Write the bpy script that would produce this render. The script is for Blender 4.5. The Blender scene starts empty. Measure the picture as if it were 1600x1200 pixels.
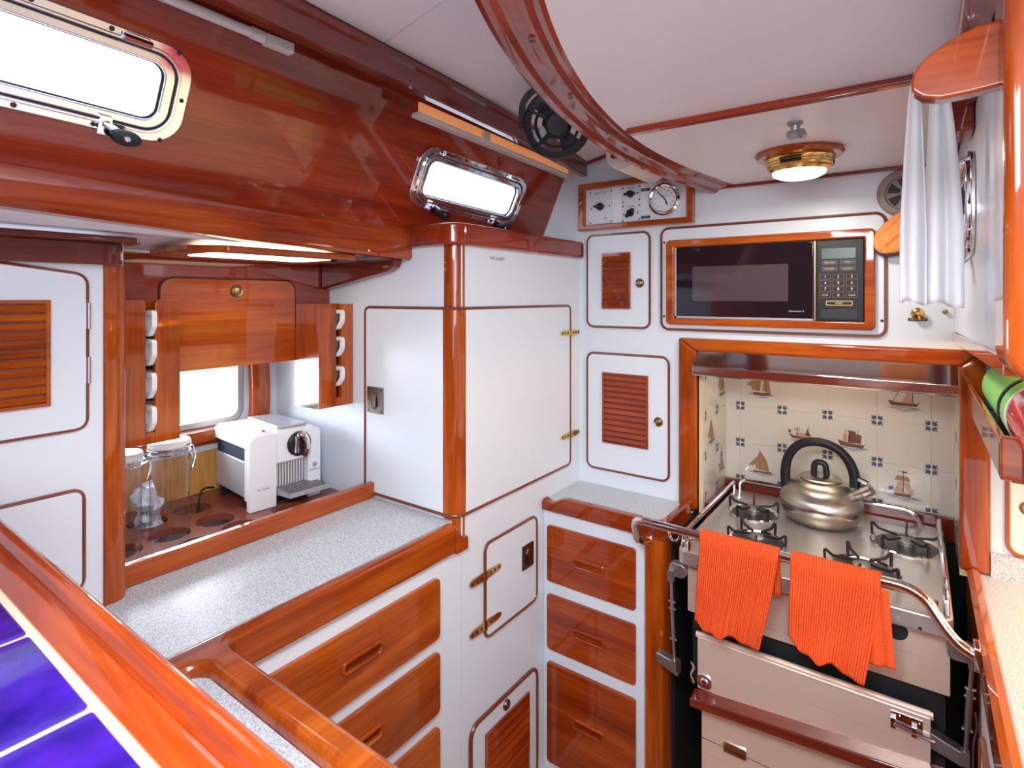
import bpy, bmesh, math, random
from mathutils import Vector, Matrix
random.seed(7)
PI = math.pi
C = bpy.context.scene.collection
SC = bpy.context.scene
ZC = 1.6                      # eye height above the cabin sole; geometry below is written relative to the eye

# ------------------------------------------------------------------ camera, world, lights, exposure
cam = bpy.data.cameras.new('camera'); camo = bpy.data.objects.new('camera', cam); C.objects.link(camo)
camo.location = (0, 0, 0); camo.rotation_euler = (PI/2, 0, 0.6267)
cam.sensor_width = 36; cam.lens = 874.3/1600*36; cam.shift_y = -(600-464.1)/1600
cam.clip_start = 0.02
cam.dof.use_dof = True; cam.dof.focus_distance = 1.5; cam.dof.aperture_fstop = 11
SC.camera = camo

w = bpy.data.worlds.new('daylight'); SC.world = w; w.use_nodes = True
nt = w.node_tree; nt.nodes.clear()
wo = nt.nodes.new('ShaderNodeOutputWorld'); bg = nt.nodes.new('ShaderNodeBackground')
tc = nt.nodes.new('ShaderNodeTexCoord'); sx = nt.nodes.new('ShaderNodeSeparateXYZ'); rp = nt.nodes.new('ShaderNodeValToRGB')
nt.links.new(tc.outputs['Generated'], sx.inputs[0]); nt.links.new(sx.outputs['Z'], rp.inputs[0])
rp.color_ramp.elements[0].position = 0.0; rp.color_ramp.elements[0].color = (.70, .76, .84, 1)
rp.color_ramp.elements[1].position = 0.5; rp.color_ramp.elements[1].color = (.80, .90, 1.05, 1)
nt.links.new(rp.outputs[0], bg.inputs[0]); bg.inputs[1].default_value = 2.6
nt.links.new(bg.outputs[0], wo.inputs[0])

def area(name, loc, target, size, size_y, power, col=(1, 1, 1)):
    l = bpy.data.lights.new(name, 'AREA'); l.shape = 'RECTANGLE'; l.size = size; l.size_y = size_y; l.energy = power; l.color = col
    o = bpy.data.objects.new(name, l); C.objects.link(o); o.location = loc
    o.rotation_euler = (Vector(target)-Vector(loc)).to_track_quat('-Z', 'Y').to_euler()
    return o
area('overhead_fill', (-.12, .04, .325), (-.26, 1.05, -1.0), .5, .4, 13.5, (.86, .93, 1)).data.spread = 2.2  # added overhead fill for the sole and stove front; no hatch is modelled
area('aft_fill', (.65, -.35, .12), (-.25, 1.5, -.9), .7, .7, 10, (.92, .95, 1))  # unseen fill light added behind the camera to lift the low galley
area('hull_window_daylight', (-1.96, .72, -.27), (-1.3, .78, -.52), .46, .18, 5, (.86, .94, 1))
SC.view_settings.view_transform = 'Standard'; SC.view_settings.look = 'None'
SC.view_settings.gamma = 1; SC.view_settings.use_curve_mapping = False
SC.view_settings.exposure = 0.45

# ------------------------------------------------------------------ materials
def S(r, g, b):
    f = lambda c: (c/255/12.92 if c/255 <= .04045 else ((c/255+.055)/1.055)**2.4)
    return (f(r), f(g), f(b), 1)
def mat(name, col, rough=.5, metal=0, coat=0, spec=.5, emit=None, estr=0, trans=0, alpha=1):
    m = bpy.data.materials.new(name); m.use_nodes = True
    b = m.node_tree.nodes['Principled BSDF']
    b.inputs['Base Color'].default_value = col; b.inputs['Roughness'].default_value = rough; b.inputs['Metallic'].default_value = metal
    b.inputs['Coat Weight'].default_value = coat; b.inputs['Coat Roughness'].default_value = .04
    b.inputs['Specular IOR Level'].default_value = spec
    b.inputs['Transmission Weight'].default_value = trans; b.inputs['Alpha'].default_value = alpha
    if emit: b.inputs['Emission Color'].default_value = emit; b.inputs['Emission Strength'].default_value = estr
    return m
def nodes(m): return m.node_tree.nodes, m.node_tree.links, m.node_tree.nodes['Principled BSDF']
def mapped(m, scale):
    n, l, b = nodes(m); t = n.new('ShaderNodeTexCoord'); mp = n.new('ShaderNodeMapping'); mp.inputs['Scale'].default_value = scale
    l.new(t.outputs['Object'], mp.inputs[0]); return mp
def noise(m, vec, scale, detail=4, rough=.6, dist=0):
    n, l, b = nodes(m); x = n.new('ShaderNodeTexNoise'); x.inputs['Scale'].default_value = scale; x.inputs['Detail'].default_value = detail
    x.inputs['Roughness'].default_value = rough; x.inputs['Distortion'].default_value = dist
    l.new(vec.outputs[0], x.inputs['Vector']); return x
def ramp(m, src, stops, key='Fac'):
    n, l, b = nodes(m); r = n.new('ShaderNodeValToRGB'); e = r.color_ramp.elements
    e[0].position, e[0].color = stops[0]; e[1].position, e[1].color = stops[-1]
    for p, c in stops[1:-1]:
        q = e.new(p); q.color = c
    l.new(src.outputs[key], r.inputs[0]); return r
def mixc(m, a, b_, fac, mode='MULTIPLY'):
    n, l, b = nodes(m); x = n.new('ShaderNodeMix'); x.data_type = 'RGBA'; x.blend_type = mode; x.inputs[0].default_value = fac
    l.new(a.outputs['Color' if 'Color' in a.outputs else 2], x.inputs[6]); l.new(b_.outputs['Color'], x.inputs[7]); return x
def wood(name, axis, dark, mid, light, rough=.3, coat=1):
    m = mat(name, mid, rough, coat=coat, spec=.12); n, l, b = nodes(m)
    sc = [9, 9, 9]; sc['xyz'.index(axis)] = 1.1
    mp = mapped(m, sc); a = noise(m, mp, 1.6, 5, .6, .8); r = ramp(m, a, [(.28, dark), (.5, mid), (.74, light)])
    sc2 = [150, 150, 150]; sc2['xyz'.index(axis)] = 5
    mp2 = mapped(m, sc2); f = noise(m, mp2, 1.2, 2, .5); r2 = ramp(m, f, [(.3, (.72, .66, .62, 1)), (.6, (1, 1, 1, 1))])
    mx = mixc(m, r, r2, .8); l.new(mx.outputs[2], b.inputs['Base Color'])
    return m
MD, MM, ML = (.20, .023, .002, 1), (.38, .064, .004, 1), (.55, .128, .011, 1)
WX = wood('mahogany_across', 'x', MD, MM, ML); WY = wood('mahogany_along', 'y', MD, MM, ML); WZ = wood('mahogany_upright', 'z', MD, MM, ML)
CY = wood('cherry_red_mahogany_along', 'y', (.16, .015, .002, 1), (.31, .040, .004, 1), (.46, .085, .008, 1))
CX = wood('cherry_red_mahogany_across', 'x', (.16, .015, .002, 1), (.31, .040, .004, 1), (.46, .085, .008, 1))
DY = wood('dark_shaded_mahogany_along', 'y', (.06, .008, .004, 1), (.125, .016, .009, 1), (.19, .030, .014, 1)); DX = wood('dark_shaded_mahogany_across', 'x', (.07, .009, .004, 1), (.15, .018, .009, 1), (.22, .034, .014, 1))  # same mahogany with the shade on beam, fascia, ledge and corbel mixed in
RD, RM, RL = (.15, .012, .004, 1), (.26, .024, .006, 1), (.36, .044, .008, 1)
RY = wood('red_mahogany_along', 'y', RD, RM, RL); RX = wood('red_mahogany_across', 'x', RD, RM, RL)
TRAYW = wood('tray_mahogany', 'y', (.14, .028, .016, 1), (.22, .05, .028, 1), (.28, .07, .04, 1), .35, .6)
PALEW = wood('pale_plywood', 'z', (.62, .27, .06, 1), (.72, .35, .09, 1), (.80, .43, .13, 1), .5, .3)
BEAD = mat('varnished_bead', (.17, .035, .012, 1), .35, coat=.6)
WHITE = mat('white_laminate', (.71, .765, .83, 1), .32, spec=.4)
CEIL = mat('white_headliner', (.80, .77, .82, 1), .35, spec=.4)
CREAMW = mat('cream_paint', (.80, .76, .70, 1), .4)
DARK = mat('black_recess', (.010, .010, .012, 1), .55)
BLACKP = mat('black_plastic', (.010, .011, .014, 1), .42, spec=.35)
BLACKG = mat('black_glass', (.008, .008, .014, 1), .05, coat=1)
CHROME = mat('polished_chrome', (.80, .80, .84, 1), .07, 1)
STEEL = mat('brushed_steel', (.97, .79, .66, 1), .3, .60)
def brush(m, sc, amt=.12):
    n, l, b = nodes(m); mp = mapped(m, sc); x = noise(m, mp, 1, 2); r = ramp(m, x, [(.3, (.55, .55, .55, 1)), (.7, (1, 1, 1, 1))])
    ma = n.new('ShaderNodeMath'); ma.operation = 'MULTIPLY_ADD'; ma.inputs[1].default_value = amt; ma.inputs[2].default_value = .24
    l.new(x.outputs['Fac'], ma.inputs[0]); l.new(ma.outputs[0], b.inputs['Roughness'])
brush(STEEL, (2, 300, 300))
STEELTOP = mat('satin_steel', (.60, .56, .53, 1), .36, .8); brush(STEELTOP, (300, 4, 4), .2)
HOODM = mat('mirror_steel', (.72, .68, .66, 1), .1, 1)
ALU = mat('grey_cast_metal', (.42, .42, .43, 1), .45, 1)
BRASS = mat('polished_brass', (.75, .48, .16, 1), .18, 1)
OBRASS = mat('aged_brass', (.36, .25, .13, 1), .32, 1)
BRONZE = mat('dull_bronze', (.20, .17, .14, 1), .38, 1)
def speckle(name, base, dk, lt):
    m = mat(name, base, .35); n, l, b = nodes(m); mp = mapped(m, (1, 1, 1))
    a = noise(m, mp, 420, 2, .6); r = ramp(m, a, [(.36, dk), (.47, base), (.56, base), (.66, lt)])
    c = noise(m, mp, 160, 2, .5); r2 = ramp(m, c, [(.35, (.82, .82, .84, 1)), (.6, (1, 1, 1, 1))])
    mx = mixc(m, r, r2, .8); l.new(mx.outputs[2], b.inputs['Base Color']); return m
SPECK = speckle('speckled_grey_laminate', (.57, .60, .64, 1), (.27, .28, .30, 1), (.78, .80, .82, 1))
COBALT = mat('cobalt_glaze', (.022, .008, .20, 1), .08, coat=1)
n_, l_, b_ = nodes(COBALT); _mp = mapped(COBALT, (1, 1, 1)); _a = noise(COBALT, _mp, 14, 4)
_r = ramp(COBALT, _a, [(.35, (.012, .006, .13, 1)), (.65, (.05, .012, .34, 1))]); l_.new(_r.outputs[0], b_.inputs['Base Color'])
GROUT = mat('cream_grout', (.66, .52, .36, 1), .7)
TILE = mat('white_delft_glaze', (.60, .555, .49, 1), .14, coat=.5)
TGROUT = mat('yellowed_grout', (.70, .54, .30, 1), .7)
DBLUE = mat('delft_blue', (.09, .12, .23, 1), .4); DSAIL = mat('delft_ochre', (.33, .20, .07, 1), .4); DHULL = mat('delft_brown', (.16, .06, .04, 1), .4)
DWATER = mat('delft_slate', (.12, .15, .22, 1), .4); DPINK = mat('delft_pink_sail', (.48, .30, .22, 1), .4)
ORANGE = mat('orange_cotton', (.83, .10, .022, 1), .9, spec=.1)
n_, l_, b_ = nodes(ORANGE); _mp = mapped(ORANGE, (1, 1, 1)); _a = noise(ORANGE, _mp, 600, 3)
_r = ramp(ORANGE, _a, [(.3, (.62, .06, .015, 1)), (.65, (.90, .125, .03, 1))]); l_.new(_r.outputs[0], b_.inputs['Base Color'])
MITT = mat('orange_quilting', (.86, .29, .09, 1), .9, spec=.1); NAVY = mat('navy_lining', (.02, .025, .05, 1), .8)
CLOTH = mat('white_cotton', (.86, .86, .88, 1), .9, spec=.1)
PAPER = mat('cream_paper', (.78, .73, .66, 1), .9, spec=.1)
WPLAS = mat('white_plastic', (.82, .83, .86, 1), .28)
GPLAS = mat('grey_plastic', (.40, .41, .43, 1), .4)
SILV = mat('silver_plastic', (.55, .57, .62, 1), .3, .4)
SMOKE = mat('smoked_plastic', (.35, .33, .36, 1), .12, trans=.6)
RED = mat('red_lacquer', (.75, .035, .05, 1), .2, coat=1); GREEN = mat('lime_wrap', (.24, .68, .16, 1), .6); BLUEB = mat('blue_carton', (.03, .20, .38, 1), .4)
TAN = mat('tan_plastic', (.30, .23, .19, 1), .45)
LCD = mat('grey_green_display', (.05, .085, .08, 1), .25)
YEL = mat('yellow_print', (.65, .42, .10, 1), .5); PRINT = mat('white_print', (.7, .7, .7, 1), .5); GPRINT = mat('grey_print', (.12, .12, .14, 1), .6)
BLPRINT = mat('blue_print', (.05, .16, .40, 1), .5)
SCREW = mat('dark_screw', (.06, .05, .05, 1), .4, .8)
LENS = mat('lit_lens', (1, .95, .85, 1), .3, emit=(1, .90, .70, 1), estr=5)
DIFF = mat('lit_diffuser', (1, .95, .8, 1), .4, emit=(1, .90, .62, 1), estr=2.6)
FOIL = mat('crumpled_foil', (.72, .73, .78, 1), .3, .25)
def thin_glass(name, tint, gl=.12):
    m = bpy.data.materials.new(name); m.use_nodes = True; t = m.node_tree; t.nodes.clear()
    o = t.nodes.new('ShaderNodeOutputMaterial'); mx = t.nodes.new('ShaderNodeMixShader'); tr = t.nodes.new('ShaderNodeBsdfTransparent'); g = t.nodes.new('ShaderNodeBsdfGlossy')
    lw = t.nodes.new('ShaderNodeLayerWeight'); fr = t.nodes.new('ShaderNodeMath'); fr.operation = 'POWER'; fr.inputs[1].default_value = 4; t.links.new(lw.outputs['Facing'], fr.inputs[0])
    ad = t.nodes.new('ShaderNodeMath'); ad.operation = 'ADD'; ad.inputs[1].default_value = gl*.2
    tr.inputs[0].default_value = tint; g.inputs['Roughness'].default_value = .03
    t.links.new(fr.outputs[0], ad.inputs[0]); t.links.new(ad.outputs[0], mx.inputs[0]); t.links.new(tr.outputs[0], mx.inputs[1]); t.links.new(g.outputs[0], mx.inputs[2]); t.links.new(mx.outputs[0], o.inputs[0])
    return m
GLASS = thin_glass('window_glass', (.96, .98, 1, 1)); JAR = thin_glass('jar_glass', (.97, .975, .98, 1), .25)

# ------------------------------------------------------------------ mesh helpers
class MB:
    """collects shapes in a local frame (u, v, n) and links them as one mesh"""
    def __init__(s): s.v = []; s.f = []; s.m = []; s.fr((0, 0, 0))
    def fr(s, o, U=(1, 0, 0), V=(0, 1, 0), N=(0, 0, 1)):
        s.o = Vector(o); s.U = Vector(U).normalized(); s.V = Vector(V).normalized(); s.N = Vector(N).normalized(); return s
    def Y(s, y=0): return s.fr((0, y, 0), (1, 0, 0), (0, 0, 1), (0, -1, 0))      # upright plane facing the camera side
    def X(s, x=0): return s.fr((x, 0, 0), (0, 1, 0), (0, 0, 1), (1, 0, 0))       # upright plane facing right
    def XL(s, x=0): return s.fr((x, 0, 0), (0, 1, 0), (0, 0, 1), (-1, 0, 0))
    def Z(s, z=0): return s.fr((0, 0, z))
    def ZD(s, z=0): return s.fr((0, 0, z), (1, 0, 0), (0, 1, 0), (0, 0, -1))
    def p(s, u, v, n): return s.o+s.U*u+s.V*v+s.N*n
    def add(s, pts, faces, m=0):
        b = len(s.v); s.v += [s.p(*q) for q in pts]
        for f in faces: s.f.append([b+i for i in f]); s.m.append(m)
        return s
    def box(s, u0, u1, v0, v1, n0, n1, m=0):
        return s.add([(u0, v0, n0), (u1, v0, n0), (u1, v1, n0), (u0, v1, n0), (u0, v0, n1), (u1, v0, n1), (u1, v1, n1), (u0, v1, n1)],
                     [(0, 3, 2, 1), (4, 5, 6, 7), (0, 1, 5, 4), (1, 2, 6, 5), (2, 3, 7, 6), (3, 0, 4, 7)], m)
    def hexa(s, p8, m=0):
        return s.add(p8, [(0, 3, 2, 1), (4, 5, 6, 7), (0, 1, 5, 4), (1, 2, 6, 5), (2, 3, 7, 6), (3, 0, 4, 7)], m)
    def poly(s, pts, n0, n1, m=0):
        k = len(pts)
        return s.add([(a, b, n0) for a, b in pts]+[(a, b, n1) for a, b in pts],
                     [tuple(range(k-1, -1, -1)), tuple(range(k, 2*k))]+[(i, (i+1) % k, k+(i+1) % k, k+i) for i in range(k)], m)
    def flat(s, pts, n, m=0): return s.add([(a, b, n) for a, b in pts], [tuple(range(len(pts)))], m)
    def ring(s, out, inn, n0, n1, m=0):
        k = len(out); P = [(a, b, n0) for a, b in out]+[(a, b, n1) for a, b in out]+[(a, b, n0) for a, b in inn]+[(a, b, n1) for a, b in inn]
        F = []
        for i in range(k):
            j = (i+1) % k
            F += [(i, j, k+j, k+i), (2*k+i, 3*k+i, 3*k+j, 2*k+j), (k+i, k+j, 3*k+j, 3*k+i), (i, 2*k+i, 2*k+j, j)]
        return s.add(P, F, m)
    def lathe(s, prof, cu=0, cv=0, seg=32, m=0, ru=1, rv=1, cap=True):
        P = []; F = []; k = len(prof)
        for i in range(seg):
            a = 2*PI*i/seg
            for r, h in prof: P.append((cu+r*ru*math.cos(a), cv+r*rv*math.sin(a), h))
        for i in range(seg):
            j = (i+1) % seg
            for q in range(k-1): F.append((i*k+q, j*k+q, j*k+q+1, i*k+q+1))
        if cap and prof[0][0] > 1e-6: F.append(tuple(i*k for i in range(seg-1, -1, -1)))
        if cap and prof[-1][0] > 1e-6: F.append(tuple(i*k+k-1 for i in range(seg)))
        return s.add(P, F, m)
    def cyl(s, cu, cv, r, n0, n1, m=0, seg=24): return s.lathe([(r, n0), (r, n1)], cu, cv, seg, m)
    def sweep(s, path, prof, m=0, closed=False, up=(0, 0, 1), cap=True):
        """profile points (a sideways, b along up) carried along a local path"""
        P = [Vector(q) for q in path]; k = len(prof); n = len(P); V = []; F = []
        for i in range(n):
            if closed: t = P[(i+1) % n]-P[i-1]
            else: t = P[min(i+1, n-1)]-P[max(i-1, 0)]
            t.normalize(); u = Vector(up); sd = t.cross(u)
            if sd.length < 1e-4: sd = t.cross(Vector((1, 0, 0)))
            sd.normalize(); u2 = sd.cross(t).normalized()
            sc = 1
            if 0 < i < n-1 or closed:
                d0 = (P[i]-P[i-1]).normalized(); d1 = (P[(i+1) % n]-P[i]).normalized()
                sc = 1/max(.5, math.sqrt(max(.01, (1+d0.dot(d1))/2)))
            for a, b in prof: V.append(tuple(P[i]+sd*a*sc+u2*b))
        for i in range(n if closed else n-1):
            j = (i+1) % n
            for q in range(k): F.append((i*k+q, i*k+(q+1) % k, j*k+(q+1) % k, j*k+q))
        if not closed and cap: F += [tuple(range(k-1, -1, -1)), tuple((n-1)*k+q for q in range(k))]
        return s.add(V, F, m)
    def tube(s, path, r, seg=10, m=0, closed=False):
        P = [Vector(q) for q in path]; n = len(P); V = []; F = []; ref = None
        for i in range(n):
            t = (P[(i+1) % n]-P[i-1]) if closed else (P[min(i+1, n-1)]-P[max(i-1, 0)])
            t.normalize()
            if ref is None: ref = t.orthogonal().normalized()
            ref = (ref-t*ref.dot(t)).normalized(); b = t.cross(ref); rr = r[i] if isinstance(r, (list, tuple)) else r
            for q in range(seg):
                a = 2*PI*q/seg; V.append(tuple(P[i]+(ref*math.cos(a)+b*math.sin(a))*rr))
        for i in range(n if closed else n-1):
            j = (i+1) % n
            for q in range(seg): F.append((i*seg+q, i*seg+(q+1) % seg, j*seg+(q+1) % seg, j*seg+q))
        if not closed: F += [tuple(range(seg-1, -1, -1)), tuple((n-1)*seg+q for q in range(seg))]
        return s.add(V, F, m)
    def ball(s, c, r, m=0, seg=16, sq=(1, 1, 1)):
        P = []; F = []; h = seg//2
        for i in range(h+1):
            a = PI*i/h
            for q in range(seg):
                b = 2*PI*q/seg; P.append((c[0]+r*sq[0]*math.sin(a)*math.cos(b), c[1]+r*sq[1]*math.sin(a)*math.sin(b), c[2]+r*sq[2]*math.cos(a)))
        for i in range(h):
            for q in range(seg): F.append((i*seg+q, (i+1)*seg+q, (i+1)*seg+(q+1) % seg, i*seg+(q+1) % seg))
        return s.add(P, F, m)
def rr(u0, u1, v0, v1, r, n=6):
    if not isinstance(r, (list, tuple)): r = [r]*4
    o = []
    for (cu, cv, a0), q in zip(((u1, v1, 0), (u0, v1, 90), (u0, v0, 180), (u1, v0, 270)), r):
        su = -1 if cu == u1 else 1; sv = -1 if cv == v1 else 1
        for i in range(n+1):
            a = math.radians(a0+90*i/n); o.append((cu+su*q+q*math.cos(a), cv+sv*q+q*math.sin(a)))
    return o
def arc3(pts, r, n=6):
    """round the corners of an open 3-D polyline"""
    P = [Vector(p) for p in pts]; o = [P[0]]
    for i in range(1, len(P)-1):
        a = (P[i-1]-P[i]); b = (P[i+1]-P[i]); q = min(r, a.length*.49, b.length*.49); s = P[i]+a.normalized()*q; e = P[i]+b.normalized()*q
        for k in range(n+1):
            t = k/n; o.append(s*(1-t)**2+P[i]*2*t*(1-t)+e*t*t)
    o.append(P[-1]); return o
def smooth_path(pts, n=6):
    P = [Vector(p) for p in pts]; P = [P[0]*2-P[1]]+P+[P[-1]*2-P[-2]]; o = []
    for i in range(1, len(P)-2):
        for k in range(n):
            t = k/n; a, b, c, d = P[i-1:i+3]
            o.append(.5*((2*b)+(c-a)*t+(2*a-5*b+4*c-d)*t*t+(3*b-a-3*c+d)*t**3))
    o.append(P[-2]); return o
WL = {}
def wloc(o): return WL.get(o.name, Vector((0, 0, 0)))
def obj(name, mb, mats, parent=None, bevel=0, ang=35, seg=2):
    me = bpy.data.meshes.new(name); me.from_pydata([tuple(q) for q in mb.v], [], mb.f); me.update()
    if not isinstance(mats, (list, tuple)): mats = [mats]
    for m in mats: me.materials.append(m)
    for p, i in zip(me.polygons, mb.m): p.material_index = i
    bm = bmesh.new(); bm.from_mesh(me); bmesh.ops.recalc_face_normals(bm, faces=bm.faces); bm.to_mesh(me); bm.free()
    for p in me.polygons: p.use_smooth = True
    me.set_sharp_from_angle(angle=math.radians(ang))
    o = bpy.data.objects.new(name, me); C.objects.link(o)
    if parent: o.parent = parent; o.location = -wloc(parent)
    if bevel:
        b = o.modifiers.new('edge', 'BEVEL'); b.width = bevel; b.segments = seg; b.limit_method = 'ANGLE'; b.angle_limit = math.radians(40); b.harden_normals = True
    WL[o.name] = Vector((0, 0, 0)); return o
def tag(o, label, cat, group=None):
    o['label'] = label; o['category'] = cat
    if group: o['group'] = group
    return o
def thing(name, label, cat, loc=(0, 0, 0), group=None):
    o = bpy.data.objects.new(name, None); C.objects.link(o); o.location = loc; o.empty_display_size = .05; WL[o.name] = Vector(loc)
    return tag(o, label, cat, group)
def struct(name, mb, mats, bevel=0, **k):
    o = obj(name, mb, mats, None, bevel, **k); o['kind'] = 'structure'; return o
def dup(o, loc, label=None):
    r = o.copy(); C.objects.link(r); r.location = loc
    if label: r['label'] = label
    for ch in list(o.children):
        c = ch.copy(); C.objects.link(c); c.parent = r
        for g in list(ch.children):
            d = g.copy(); C.objects.link(d); d.parent = c
    return r
def lettering(name, txt, size, mb_frame, u, v, n, m, parent, align='CENTER', sx=1):
    cu = bpy.data.curves.new(name, 'FONT'); cu.body = txt; cu.size = size; cu.align_x = align; cu.extrude = .0002; cu.resolution_u = 2
    t = bpy.data.objects.new(name, cu); C.objects.link(t)
    me = bpy.data.meshes.new_from_object(t.evaluated_get(bpy.context.evaluated_depsgraph_get()))
    bpy.data.objects.remove(t)
    f = mb_frame
    for q in me.vertices: q.co = f.p(u+q.co.x*sx, v+q.co.y, n+q.co.z)
    me.materials.clear(); me.materials.append(m)
    o = bpy.data.objects.new(name, me); C.objects.link(o)
    if parent: o.parent = parent; o.location = -wloc(parent)
    WL[o.name] = Vector((0, 0, 0)); return o

# shared pieces ------------------------------------------------------
def bead_path(pts2, fr, n=.001, r=.0038, closed=True):
    mb = MB(); mb.o, mb.U, mb.V, mb.N = fr.o, fr.U, fr.V, fr.N
    mb.tube([(a, b, n) for a, b in pts2], r, 6, 0, closed); return mb
def like(fr):
    mb = MB(); mb.o, mb.U, mb.V, mb.N = fr.o, fr.U, fr.V, fr.N; return mb
def louver_mb(fr, u0, u1, v0, v1, count, n0=.0):
    """framed louvre insert: thin frame, slats tipped outward at the bottom"""
    mb = like(fr); t = .006
    mb.ring([(u1, v1), (u0, v1), (u0, v0), (u1, v0)], [(u1-t, v1-t), (u0+t, v1-t), (u0+t, v0+t), (u1-t, v0+t)], n0-.002, n0+.006)
    mb.box(u0+t, u1-t, v0+t, v1-t, n0-.0006, n0+.0004, 1)  # dark backing stands in for the shade between the slats
    h = (v1-v0-2*t)/count
    for i in range(count):
        b = v0+t+i*h
        mb.hexa([(u0+t, b+.0005, n0+.0040), (u1-t, b+.0005, n0+.0040), (u1-t, b+.0030, n0+.0075), (u0+t, b+.0030, n0+.0075),
                 (u0+t, b+h*.74, n0+.0004), (u1-t, b+h*.74, n0+.0004), (u1-t, b+h*.78, n0+.0016), (u0+t, b+h*.78, n0+.0016)])
    return mb
def knob_mb(fr, u, v, r=.013):
    mb = like(fr)
    mb.lathe([(r, 0), (r, .003), (r*.86, .006), (r*.74, .005), (r*.68, .003), (r*.62, .0035), (r*.55, .007), (r*.3, .0085), (0, .009)], u, v, 24); return mb
def hinge_mb(fr, u, v, ln=.06, w=.011):
    """brass strap hinge: two tapered leaves, knuckle, screw heads"""
    mb = like(fr)
    for sgn in (-1, 1):
        mb.poly([(u, v-w), (u+sgn*ln*.8, v-w*.75), (u+sgn*ln*.95, v-w*.5), (u+sgn*ln, v), (u+sgn*ln*.95, v+w*.5), (u+sgn*ln*.8, v+w*.75), (u, v+w)][::sgn], .0015, .004)
        for k in (.3, .57, .84): mb.lathe([(.0045, .004), (.0035, .0052), (0, .0055)], u+sgn*ln*k, v, 10, 1)
    mb.tube([(u, v-w, .004), (u, v+w, .004)], .0045, 10); return mb
def flush_latch_mb(fr, u0, u1, v0, v1):
    mb = like(fr); mb.poly(rr(u0, u1, v0, v1, .002, 2), 0, .003)
    cu, cv = (u0+u1)/2, (v0+v1)/2; w_, h_ = (u1-u0), (v1-v0)
    mb.lathe([(h_*.27, .003), (h_*.27, .0036), (h_*.22, .0032), (0, .0031)], cu, cv-h_*.1, 20, 1, ru=.75)
    mb.poly([(cu-w_*.1, cv-h_*.25), (cu+w_*.08, cv-h_*.25), (cu+w_*.12, cv+h_*.2), (cu-w_*.02, cv+h_*.3), (cu-w_*.16, cv+h_*.12)], .003, .006)
    for a in (.1, .9):
        for b in (.1, .9): mb.cyl(u0+w_*a, v0+h_*b, .0025, .003, .0038, 1, 8)
    return mb
def pull_mb(fr, cu, cv, ln=.11, h=.03):
    """oval recessed finger pull with a raised rim"""
    mb = like(fr); o = rr(cu-ln/2, cu+ln/2, cv-h/2, cv+h/2, h/2-.0005, 8); i = rr(cu-ln/2+.005, cu+ln/2-.005, cv-h/2+.005, cv+h/2-.005, h/2-.0055, 8)
    mb.tube([(a, b, .001) for a, b in rr(cu-ln/2+.003, cu+ln/2-.003, cv-h/2+.003, cv+h/2-.003, h/2-.0035, 8)], .0046, 8, 0, True)
    return mb
def drawer(parent, fr, u0, u1, v0, v1, pull, m, r=.014, plen=.11, ph=.03):
    """drawer front with a milled oval hole, floor of the recess behind"""
    f = like(fr); cu, cv = pull; hole = rr(cu-plen/2+.004, cu+plen/2-.004, cv-ph/2+.004, cv+ph/2-.004, ph/2-.0045, 6)
    o = rr(u0, u1, v0, v1, r, 6)
    # match outer loop to hole loop by angle-ordered corners
    f.ring(o, hole, .0004, .012)
    f.flat(rr(cu-plen/2, cu+plen/2, cv-ph/2, cv+ph/2, ph/2-.001, 6), .0012)
    d = obj('drawer', f, m, parent, bevel=.003)
    p = pull_mb(like(fr), cu, cv, plen, ph); p.v = [q+p.N*.0120 for q in p.v]
    obj('finger_pull', p, m, d)
    return d

# ================================================================== THE SETTING
XL_, YP, YB, YR = -.972, 1.093, 1.75, 1.518
m = MB(); m.box(-1.95, 1.3, -1.2, 2.2, -1.62, -1.6); struct('floor', m, wood('teak_sole', 'y', (.44, .23, .11, 1), (.58, .33, .17, 1), (.68, .42, .24, 1), .4, .4))
# forward bulkhead, open for the stove alcove and the built-in microwave
m = MB()
m.box(-1.25, -.63, YB, YB+.02, -1.6, .60); m.box(-.63, -.585, YB, YB+.02, -1.6, -.085); m.box(-.63, -.585, YB, YB+.02, .175, .60)
m.box(-.585, -.105, YB, YB+.02, .175, .60); m.box(-.585, -.105, YB, YB+.02, -.15, -.085)
m.box(-.105, .112, YB, YB+.02, -.15, .60); m.box(.112, 1.3, YB, YB+.02, -1.6, .60)
struct('wall_front', m, WHITE)
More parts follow.
